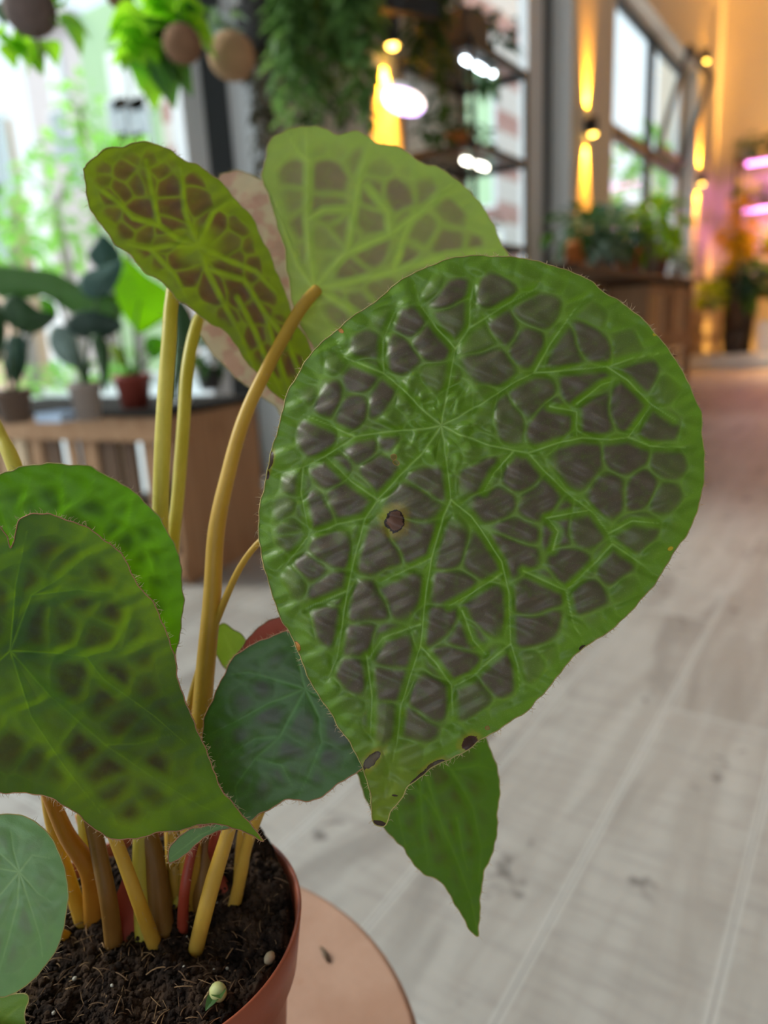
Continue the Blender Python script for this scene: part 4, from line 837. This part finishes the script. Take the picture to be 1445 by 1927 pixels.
def potplant(name, px, py, r, h, pm, label, leaves, cat='potted plant', d_off=0.0, group=None, stemm=F_mid, taper=.72):
    b = onc(px, py); o = empty(name, b, label, cat, group)
    pot_mb(b, r, h, taper).build('pot', pm, o, True); top = b+np.array([0, 0, h*.86]); MB().lathe([(.0, -.01), (r*.93, -.01), (r*.93, .004), (0.001, .006)], top, 24).build('soil', M_soil, o)
    d0 = proj(b)[2]
    for k, (out, m, tilt, dd) in enumerate(leaves):
        lf, hb = pleaf(out, d0+dd, m, o, tilt)
        mid = (top+hb)/2+np.array([0, 0, .03]); MB().tube([top+np.array([.01*math.cos(k), .01*math.sin(k), 0]), mid, hb], [.004, .0035, .0025], 6).build('stalk', stemm, o, True)
    return o
LB = [(229,477),(249,492),(279,520),(304,535),(326,555),(331,570),(321,592),(299,609),(279,622),(264,629),(244,609),(229,589),(217,560),(207,530),(219,520),(232,500)]
potplant('potted_plant', 256, 768, .052, .098, M_terra_d, 'plant with one bright green backlit leaf in a red brown pot on the crate', [
    (LB, F_glow, (.02, .01), .03), ([(272,640),(290,632),(310,640),(306,664),(290,676),(275,662)], F_bright, (.02, 0), .0), ([(207,650),(222,650),(236,668),(242,690),(228,688),(214,672)], F_lime, (0, 0), -.02),
    ([(330,560),(352,575),(366,610),(360,650),(345,700),(330,760),(322,740),(328,660)], F_deep, (0, 0), .02), ([(164,480),(179,455),(194,440),(224,470),(227,492),(212,522),(186,508)], F_teal, (.02, .02), .05)])
potplant('potted_plant', 168, 790, .040, .095, M_grey, 'dark leaved plant in a grey brown pot between two others on the crate', [
    ([(-40,500),(50,505),(100,512),(150,535),(200,540),(230,590),(200,606),(140,592),(90,560),(40,545),(-40,540)], F_arch, (0, .03), .02),
    ([(125,614),(135,591),(174,585),(212,597),(232,614),(199,636),(154,636)], F_dark, (0, .03), -.03), ([(92,642),(100,614),(135,619),(149,654),(159,694),(139,692),(107,674)], F_silver, (.02, 0), -.02),
    ([(150,520),(205,498),(232,490),(222,530),(196,560),(160,556)], F_teal, (0, 0), -.01), ([(172,632),(200,640),(205,690),(198,740),(188,700)], F_deep, (0, 0), -.05)], stemm=F_deep)
potplant('potted_plant', 32, 795, .046, .085, M_brown, 'dark leaved plant in a dark brown pot at the left edge of the crate', [
    ([(0,590),(12,560),(37,557),(75,584),(107,592),(92,614),(55,629),(20,614)], F_deep, (0, .02), -.02), ([(12,637),(45,634),(52,679),(32,722),(12,692)], F_teal, (0, 0), .0),
    ([(75,560),(100,568),(108,596),(96,604),(80,588)], F_bright, (0, 0), .03), ([(-30,580),(0,570),(12,620),(0,680),(-30,660)], F_deep, (0, 0), -.02), ([(-20,520),(30,530),(95,548),(60,560),(0,560)], F_arch, (0, .02), .04)], stemm=F_deep)
q = onc(112, 792)
tr = empty('tray', q, 'pale blue plastic tray between the brown and grey pots', 'tray')
for (a, b_, nm) in (((-.045, -.035, 0), (.045, .035, .004), 'base'), ((-.045, -.035, .004), (.045, -.031, .024), 'rim'), ((-.045, .031, .004), (.045, .035, .024), 'rim'), ((-.045, -.031, .004), (-.041, .031, .024), 'rim'), ((.041, -.031, .004), (.045, .031, .024), 'rim')):
    MB().box(a, b_, M=Matrix.Translation(q) @ Matrix.Rotation(ang, 4, 'Z')).build(nm, mat('pale_blue_plastic', (.50, .62, .80), .4, .05, 8), tr)
q = onc(288, 766)
tag(MB().lathe([(.03, 0), (.042, .006), (.046, .012), (.043, .013), (.03, .008), (.001, .008)], q+np.array([.03, .06, 0]), 28).build('saucer', M_white, None, True), 'white saucer beside the red brown pot on the crate', 'saucer')
b = onc(395, 735); o = empty('potted_plant', b+np.array([-.05, .05, 0]), 'dark leafy plant in a black pot at the right end of the left crate', 'potted plant')
bb = b+np.array([-.05, .05, 0]); pot_mb(bb, .05, .08).build('pot', M_dark, o, True)
cluster(MB(), bb+np.array([0, 0, .15]), .09, 70, .06, (1, 1, .8), .3, 44).build('foliage', F_deep, o)

# ------------------------------------------------------------------ hanging balls and trailing plants at the top
def hang_ball(px, py, depth, rpx, m, label, leaves=(), wire=True):
    c = P(px, py, depth); r = rpx*depth/FPX
    o = empty('hanging_planter', c, label, 'hanging planter', 'round hanging planters')
    mb = MB().ball(c, r, 22, 14, (1, 1, .95)); mb.build('ball', m, o, True)
    MB().tube([c+np.array([0, 0, r*.9]), (c[0]+.01, c[1], 3.0), (c[0], c[1], CH)], .0012, 5).build('wire', M_black, o)
    for (lpx, lpy, lr, n, sz, lm) in leaves:
        cluster(MB(), P(lpx, lpy, depth+.04), lr*depth/FPX, n, sz, (1, .7, 1), .55, int(lpx), .95).build('foliage', lm, o)
    return o
_H = 0
hang_ball(56, 18, 1.10, 48, M_coco2, 'dark fibre ball with green leaves hanging in the top left corner', [(5, 8, 30, 8, .05, F_teal), (104, 20, 20, 7, .045, F_bright), (75, 55, 34, 7, .04, F_bright), (0, 80, 16, 6, .04, F_bright)])
tag(MB().tube([P(68, 55, 1.1), P(73, 85, 1.1), P(81, 115, 1.1)], [.0018, .0022, .0016], 6).build('hanging_root', M_brown, None, True), 'thin brown root dangling below the top left fibre ball', 'root')
hang_ball(224, -12, 1.4, 27, M_coco, 'small brown ball cut off by the top edge against the pale building', [])
hang_ball(343, 83, 1.3, 36, M_coco, 'brown ball with a bright green drooping plant in front of the dark window frame', [(285, 40, 34, 14, .075, F_bright), (262, 95, 20, 9, .075, F_bright), (325, 28, 34, 9, .06, F_bright), (375, 36, 16, 5, .05, F_mid), (298, 85, 16, 8, .06, F_mid)])
hang_ball(436, 106, 1.5, 44, mat('pale_coconut_shell', (.40, .24, .13), .8, .3, 40, .2, bmp=.5), 'light brown ball hanging beside the white window reveal', [(425, 50, 22, 14, .04, F_silver)])
# hanging shelf bar with trailing plants on the wall
def trailing(px, py, depth, rpx, strands, m, label, seed, size=.06, potm=M_dark):
    c = P(px, py, depth); r = rpx*depth/FPX; rg = random.Random(seed)
    o = empty('hanging_plant', c, label, 'hanging plant', 'trailing plants hanging at the wall')
    pot_mb(c, .085, .13).build('pot', potm, o, True)
    w = MB()
    for k in range(3): w.tube([(c[0]+.085*math.cos(k*2.1), c[1]+.085*math.sin(k*2.1), c[2]+.12), (c[0], c[1], c[2]+.6), (c[0], c[1], CH)], .0015, 4)
    w.build('cord', M_black, o)
    lf = cluster(MB(), c+np.array([0, 0, .15]), r, 60, size, (1, 1, .6), .5, seed); vn = MB()
    for k in range(strands):
        a = rg.uniform(0, 6.28); L = rg.uniform(.30, .66); x, y = c[0]+r*.8*math.cos(a)*rg.uniform(.5, 1), c[1]+r*.8*math.sin(a)*rg.uniform(.5, 1); z0 = c[2]+.14
        pts = [(x*(t)+c[0]*(1-t) if t < 1 else x, y*t+c[1]*(1-t), z0) for t in (0, 1)]+[(x+rg.gauss(0, .01), y+rg.gauss(0, .01), z0-L*t) for t in (.3, .6, 1)]
        vn.tube(pts, .0016, 4)
        for j in range(int(L/.026)):
            z = z0-j*.026; d = (rg.gauss(0, 1), rg.gauss(0, 1), -.3); lf.leaf((x, y, z), d, (0, 0, 1), size*rg.uniform(.6, 1.1), size*.55, .4, 3)
    lf.build('foliage', m, o); vn.build('vine', m, o)
    return o
trailing(545, -60, 2.35, 56, 22, F_trail, 'green trailing plant hanging left of the lamp, beside the light brown ball', 21, .07)
trailing(610, -75, 2.6, 56, 22, F_mid, 'darker green trailing plant hanging behind and right of the first one', 22, .08)
trailing(665, -60, 2.3, 44, 18, F_trail, 'trailing plant hanging just left of the black wall lamp', 23, .08)
trailing(800, -55, 3.0, 46, 14, F_deep, 'dark trailing plant hanging right of the black wall lamp', 24, .08)
trailing(488, 90, 2.6, 34, 10, mat('dry_moss', (.10, .085, .05), .9, .4, 30), 'dark mossy hanging plant right of the light brown ball', 25, .05)
bevel(tag(MB().box((-.5, -.03, 0), (.5, .03, .06), M=Matrix.Translation(P(600, 2, 2.6)) @ Matrix.Rotation(math.radians(60), 4, 'Z')).build('hanging_rail', M_black), 'black rail across the trailing plants at the top', 'rail'), .004)
for (px, py, s, sd) in ((585, 222, 15, 1), (648, 205, 20, 2), (812, 235, 26, 3)):
    c = P(px, py, 2.7); o = empty('hanging_plant', c, {1: 'small dark leafy tuft just above the pale begonia leaf', 2: 'slim hanging sprig below the long trailing plants', 3: 'small green hanging plant left of the wire shelf, level with its middle'}[sd], 'hanging plant')
    cluster(MB(), c, s*2.7/FPX, 26, .05, (1, 1, 1.3), .5, sd+60).build('foliage', F_deep, o)
    MB().tube([c, (c[0], c[1], CH)], .0015, 4).build('cord', M_black, o)

# ring grow lamp
c = P(760, 190, 2.2); o = empty('ring_lamp', c, 'oval glowing white and pink ring grow lamp above the pale leaf', 'lamp')
nrm = Vector((-.15, -.35, -1)).normalized(); Mr = Matrix.Translation(c) @ nrm.to_track_quat('Z', 'Y').to_matrix().to_4x4()
def torus(R, r, M, n=40, m=8):
    mb = MB(); v = [tuple(M @ Vector(((R+r*math.cos(b))*math.cos(a), (R+r*math.cos(b))*math.sin(a), r*math.sin(b)))) for a in np.arange(n)*2*math.pi/n for b in np.arange(m)*2*math.pi/m]
    f = [(i*m+j, ((i+1) % n)*m+j, ((i+1) % n)*m+(j+1) % m, i*m+(j+1) % m) for i in range(n) for j in range(m)]; return mb.add(v, f)
def ring_mat():
    b = NB('ring_led'); e = b.n('ShaderNodeEmission'); c_ = b.mix(b.ramp(b.noise(14, 1, b.obj()), .45, .6), (1, .78, .72), (.70, .45, 1)); b.l(c_, e.inputs[0]); e.inputs[1].default_value = 3.5; b.l(e.outputs[0], b.o.inputs[0]); return b.m
torus(.050, .016, Mr).build('light_ring', ring_mat(), o, True)
torus(.050, .017, Mr @ Matrix.Translation((0, 0, -.010))).build('housing', M_white, o, True)
MB().tube([Mr @ Vector((-.05, 0, -.02)), (c[0], c[1], c[2]+.3), (c[0], c[1], CH)], .002, 5).build('cable', M_black, o)

# ------------------------------------------------------------------ black wire grow shelf before window 2
cr1 = hit(998, 470, 0, -1.86)  # front right post
SX0, SX1 = -2.07, -1.68
sy0, sy1 = 3.32, 3.94
zt = lambda px, py, X, Y: zcol(X, Y, py)
Z1 = zcol(SX1, sy0, 76); Z2 = zcol(SX1, sy0, 270); Z3 = zcol(SX1, sy0, 455); Z4 = .35
sh = empty('wire_shelf', ((SX0+SX1)/2, (sy0+sy1)/2, 0), 'black metal grow shelf with light tubes standing before the middle window', 'shelf')
for x in (SX0, SX1):
    for y in (sy0, sy1): MB().tube([(x, y, 0), (x, y, Z1+.02 if (x, y) != (SX0, sy1) else Z1+.9)], .013, 8).build('post', M_black, sh)
for z in (Z1, Z2, Z3, Z4):
    mb = MB()
    for x in (SX0, SX1): mb.box((x-.012, sy0, z-.022), (x+.012, sy1, z+.012))
    for y in (sy0, sy1): mb.box((SX0, y-.012, z-.022), (SX1, y+.012, z+.012))
    for k in range(15): yy = sy0+(sy1-sy0)*(k+.5)/15; mb.box((SX0, yy-.003, z-.004), (SX1, yy+.003, z+.002))
    mb.build('wire_deck', M_black, sh)
M_tube = emit('white_light_tube', (.80, .92, 1.0), 13); M_tube2 = emit('warm_light_tube', (1.0, .95, .78), 11)
for (pa, pb, m, lb) in (((872, 112), (912, 134), M_tube, 0), ((926, 138), (928, 139), M_tube, 0), ((872, 302), (914, 316), M_tube2, 1)):
    a = hit(*pa, 0, -1.80); e_ = hit(*pb, 0, -1.80)
    if pa[0] == 926: e_ = a+np.array([0, .04, 0])
    tb = MB().tube([a, e_], .011, 10).build('light_tube', m, sh, True)
    MB().box((-.012, 0, 0), (.012, float(np.linalg.norm(e_-a)), .012), M=Matrix.Translation(a+np.array([0, 0, .012])) @ Vector(tuple(e_-a)).to_track_quat('Y', 'Z').to_matrix().to_4x4()).build('light_holder', M_white, tb)
bx = P(895, 55, 1); c = hit(893, 62, 0, -1.86)
o = tag(bevel(MB().box((-1.98, 3.36, Z1+.014), (-1.72, 3.60, Z1+.17)).build('storage_box', M_dark), .01), 'black box standing on top of the wire grow shelf', 'box')
def shelf_plant(x, y, z, r, h, pm, fm, fr, fn, fs, label, group, sd, droop=.4, sq=(1, 1, .8), up=.5):
    o = empty('potted_plant', (x, y, z), label, 'potted plant', group)
    pot_mb((x, y, z), r, h).build('pot', pm, o, True)
    cluster(MB(), (x, y, z+h+fr*up), fr, fn, fs, sq, droop, sd).build('foliage', fm, o)
    st_ = MB()
    for k in range(4): st_.tube([(x, y, z+h*.85), (x+fr*.4*math.cos(k*1.6+sd), y+fr*.4*math.sin(k*1.6+sd), z+h+fr*up)], .004, 5)
    st_.build('stem', F_deep, o)
    return o
c = hit(905, 262, 0, -1.86); shelf_plant(-1.86, 3.50, Z2+.014, .06, .09, M_orange, F_deep, .10, 40, .07, 'plant in an orange clay pot on the middle deck of the wire shelf', None, 31)
shelf_plant(-1.88, 3.78, Z2+.014, .05, .08, M_terra, F_mid, .07, 24, .05, 'smaller plant in a red brown pot on the middle deck of the wire shelf', None, 32)
c = hit(935, 395, 0, -1.9); shelf_plant(-1.88, 3.50, Z3+.012, .06, .10, M_terra, F_lime, .11, 40, .07, 'lime green plant on the lower deck of the wire shelf', None, 33)
shelf_plant(-1.88, 3.78, Z3+.012, .06, .09, M_terra_d, F_deep, .08, 30, .06, 'dark plant in a brown pot at the right of the lower wire deck', None, 34)
shelf_plant(-1.86, 3.80, Z1+.014, .06, .10, M_dark, F_deep, .17, 90, .09, 'dark bushy plant trailing from the top of the wire shelf', None, 35, .7, (1, 1, 1), .3)
cc = hit(940, 80, 0, -1.8)

# ------------------------------------------------------------------ table and crates by the far window
tA = hit(1085, 500, 0, -2.0); 
TX0, TX1 = -2.06, -1.50
ty0 = 4.2; ty1 = 7.7
TZ = zcol(TX1, ty0, 492)
def placeT(px): return min(7.6, hit(px, 470, 0, -1.66)[1])
tb = empty('plant_table', ((TX0+TX1)/2, (ty0+ty1)/2, 0), 'long dark wooden plant table under the far tilted window', 'table')
bevel(MB().box((TX0, ty0, TZ-.05), (TX1, ty1, TZ)).build('tabletop', M_wood_d, tb), .005)
for x in (TX0+.05, TX1-.06):
    for y in (ty0+.06, ty1-.1): bevel(MB().box((x-.03, y-.03, 0), (x+.03, y+.03, TZ-.05)).build('leg', M_wood1, tb), .004)
MB().box((TX0+.03, ty0+.03, .42), (TX1-.03, ty1-.05, .46)).build('lower_shelf', M_wood1, tb)
Mz = lambda x, y, z=0, a=0: Matrix.Translation((x, y, z)) @ Matrix.Rotation(a, 4, 'Z')
for k, (px, r, h, pm, fm, fr, fn, fs, lb) in enumerate([
    (1098, .085, .17, M_orange, F_deep, .16, 50, .12, 'plant in an orange pot at the left end of the plant table, under the lamp'),
    (1128, .075, .15, M_grey, F_silver, .19, 60, .13, 'silvery blue leaved plant in a grey pot on the plant table'),
    (1152, .075, .15, M_dark, F_teal, .20, 60, .13, 'dark teal plant on the plant table left of the orange pot'),
    (1176, .10, .18, M_orange, F_mid, .17, 50, .12, 'green plant in a bright orange pot in the middle of the plant table'),
    (1200, .09, .20, M_terra_d, F_deep, .10, 30, .08, 'low plant in a dark red pot right of the bright orange pot'),
    (1224, .08, .28, M_grey, F_bright, .24, 70, .17, 'tall bright green plant against the window on the plant table'),
    (1250, .10, .22, M_terra_d, F_mid, .15, 50, .10, 'green plant in a wide dark red pot on the plant table'),
    (1272, .08, .14, M_white, F_silver, .17, 60, .10, 'grey green trailing plant in a white pot at the right table end')]):
    y = placeT(px); shelf_plant(-1.68+.06*((k % 2)-.5), y, TZ, r, h, pm, fm, fr, fn, fs, lb, None, 70+k)
for (y, lb, sd) in ((4.75, 'wooden crate on the floor under the left part of the plant table', 3), (5.7, 'wooden crate on the floor under the middle of the plant table', 4), (6.6, 'wooden crate on the floor under the right part of the plant table', 5)):
    crate('wooden_crate', Mz(-1.50, y-.25, 0, math.pi/2) @ Matrix.Translation((.60, 0, 0)), .60, .34, .40, lb, mats=(M_wood1, M_wood_l, M_wood_o), nslat=5, seed=sd)
for k, (px, py, pm, fm, lb) in enumerate([(1085, 560, M_white, F_lime, 'lime green plant on the lower level below the plant table'), (1150, 555, M_white, F_silver, 'silvery plant in a white pot on the lower level of the plant table'), (1185, 560, M_dark, F_mid, 'green plant in a black pot on the lower level of the plant table')]):
    q = hit(px, py, 0, -1.62); shelf_plant(-1.70, min(5.9, max(4.45, q[1])), .46, .07, .12, pm, fm, .13, 36, .09, lb, None, 90+k)
for (y, lb) in ((6.2, 'raised wooden crate on the lower shelf of the plant table, left one'), (6.95, 'raised wooden crate on the lower shelf of the plant table, right one')):
    crate('wooden_crate', Mz(-1.56, y-.1, .461, math.pi/2) @ Matrix.Translation((.66, 0, 0)), .66, .34, TZ-.05-.461-.012, lb, mats=(M_wood1, M_wood_l, M_wood_o), nslat=6, seed=int(y*7))
# right hand side: ladder like stool, black basket, plants, shelf against the back wall
PZ = .17
bevel(tag(MB().box((WX+.02, 10.25, 0), (XR-.4, YB-.016, PZ)).build('display_platform', M_reveal), 'low white display platform along the back wall', 'platform'), .006)
def px_floor(px, py): return hit(px, py, 2, PZ)
def stool(px, py, top_py, w, label, m=M_wood_o):
    b = px_floor(px, py); z = zcol(b[0], b[1], top_py); z0_ = PZ; o = empty('wooden_stool', b, label, 'stool')
    for sx in (-1, 1):
        for sy in (-1, 1): bevel(MB().box((b[0]+sx*w-.022, b[1]+sy*w-.022, PZ), (b[0]+sx*w+.022, b[1]+sy*w+.022, z-.04)).build('leg', m, o), .004)
    for zz in (.36, .25+z*.5):
        for s in (-1, 1):
            MB().box((b[0]-w+.022, b[1]+s*w-.012, zz), (b[0]+w-.022, b[1]+s*w+.012, zz+.05)).build('rung', m, o); MB().box((b[0]+s*w-.012, b[1]-w+.022, zz), (b[0]+s*w+.012, b[1]+w-.022, zz+.05)).build('rung', m, o)
    bevel(MB().box((b[0]-w-.04, b[1]-w-.04, z-.04), (b[0]+w+.04, b[1]+w+.04, z)).build('seat', m, o), .006); return b, z
b1, z1 = stool(1326, 668, 585, .13, 'pale orange wooden stool carrying a yellow green plant by the back wall')
shelf_plant(b1[0]+.05, b1[1], z1, .10, .14, M_grey, F_lime, .15, 70, .14, 'yellow green leafy plant on the pale orange stool', None, 101, .4, (1, 1, 1))
b2 = px_floor(1385, 663)
o = empty('basket', b2, 'dark round basket holding a big plant at right of the wooden stool', 'basket'); z2 = zcol(b2[0], b2[1], 568)
MB().lathe([(.17, 0), (.20, z2-PZ-.05), (.21, z2-PZ), (.195, z2-PZ), (.18, z2-PZ-.10), (.001, z2-PZ-.11)], b2, 30).build('body', mat('dark_wicker', (.07, .055, .045), .8, .4, 40, bmp=.6), o, True)
torus(.205, .012, Matrix.Translation((b2[0], b2[1], z2))).build('rim', M_dark, o, True)
pz = empty('houseplant', (b2[0], b2[1], z2-.1), 'big leafy green plant growing out of the dark basket', 'plant')
cluster(MB(), (b2[0]+.04, b2[1], z2+.28), .33, 150, .20, (1.1, .8, .75), .4, 102).build('foliage', F_mid, pz)
cluster(MB(), (b2[0]+.15, b2[1]-.1, z2+.22), .24, 70, .16, (1, 1, .7), .4, 103).build('foliage', F_teal, pz)
MB().tube([(b2[0], b2[1], z2-.1), (b2[0], b2[1], z2+.3)], .012, 6).build('stem', F_deep, pz)
# tall rack with pink lamps
rx = hit(1425, 400, 1, 10.9)[0]; ra, rb_ = rx-.30, rx+.55
rk = empty('plant_rack', ((ra+rb_)/2, 11.2, 0), 'tall black plant rack with pink grow lights at the right edge', 'shelf')
rz = [zcol(rx, 10.95, p_) for p_ in (560, 475, 385, 295)]
for x in (ra, rb_):
    for y in (10.95, 11.4): MB().tube([(x, y, PZ), (x, y, rz[-1]+.05)], .016, 6).build('post', M_black, rk)
for z in rz: bevel(MB().box((ra, 10.95, z-.02), (rb_, 11.4, z)).build('board', M_wood1, rk), .003)
M_pink = emit('pink_grow_tube', (1.0, .28, .85), 5)
for z in (rz[2], rz[3]):
    tb = MB().tube([(ra+.12, 11.02, z-.05), (rb_-.1, 11.02, z-.05)], .022, 10).build('grow_tube', M_pink, rk, True)
    ld = bpy.data.lights.new('grow_light', 'AREA'); ld.shape = 'RECTANGLE'; ld.size = .7; ld.size_y = .05; ld.energy = 6; ld.color = (1, .25, .8)
    lo = bpy.data.objects.new('grow_light', ld); COL.objects.link(lo); lo.location = ((ra+rb_)/2, 11.05, z-.08); lo.parent = rk; lo.matrix_parent_inverse = Matrix.Translation(-rk.location)
rgp = 'potted plants on the tall rack'
k = 0
names = {0: 'bottom board of the tall rack', 1: 'second board of the tall rack', 2: 'pink lit third board of the tall rack', 3: 'top board of the tall rack'}
kinds = [('dark green', F_deep, M_terra), ('mid green', F_mid, M_grey), ('yellow green', F_lime, M_orange), ('silvery', F_silver, M_white)]
for li, z in enumerate(rz):
    for j in range(2):
        kd = kinds[(li+j) % 4]
        shelf_plant(ra+.10+j*.36, 11.12, z, .08, .12, kd[2], kd[1], .17, 60, .12, '%s plant on the %s, %s' % (kd[0], names[li], ('left end', 'right end')[j]), rgp, 120+k); k += 1
# yellow leaved climbing plant between far lamp and rack
q = px_floor(1352, 672); zy = zcol(q[0], q[1], 470)
o = empty('climbing_plant', (-1.60, 10.62, PZ), 'tall yellow leaved climbing plant beside the farthest wall lamp', 'plant')
pot_mb((-1.60, 10.62, PZ), .14, .26).build('pot', M_dark, o, True)
MB().tube([(-1.60, 10.62, .2), (-1.60, 10.62, 1.2), (-1.60, 10.62, 2.1)], .014, 6).build('stem', M_brown, o)
cluster(MB(), (-1.62, 10.62, 1.70), .19, 120, .17, (.9, .8, 1.9), .4, 140).build('foliage', F_yellow, o)
b = hit(1425, 664, 2, PZ)
tag(bevel(MB().box((b[0]-.02, b[1]-.0, PZ), (b[0]+.5, b[1]+.4, PZ+.40)).build('storage_box', M_white), .02), 'white box on the platform at the right edge under the rack', 'box')
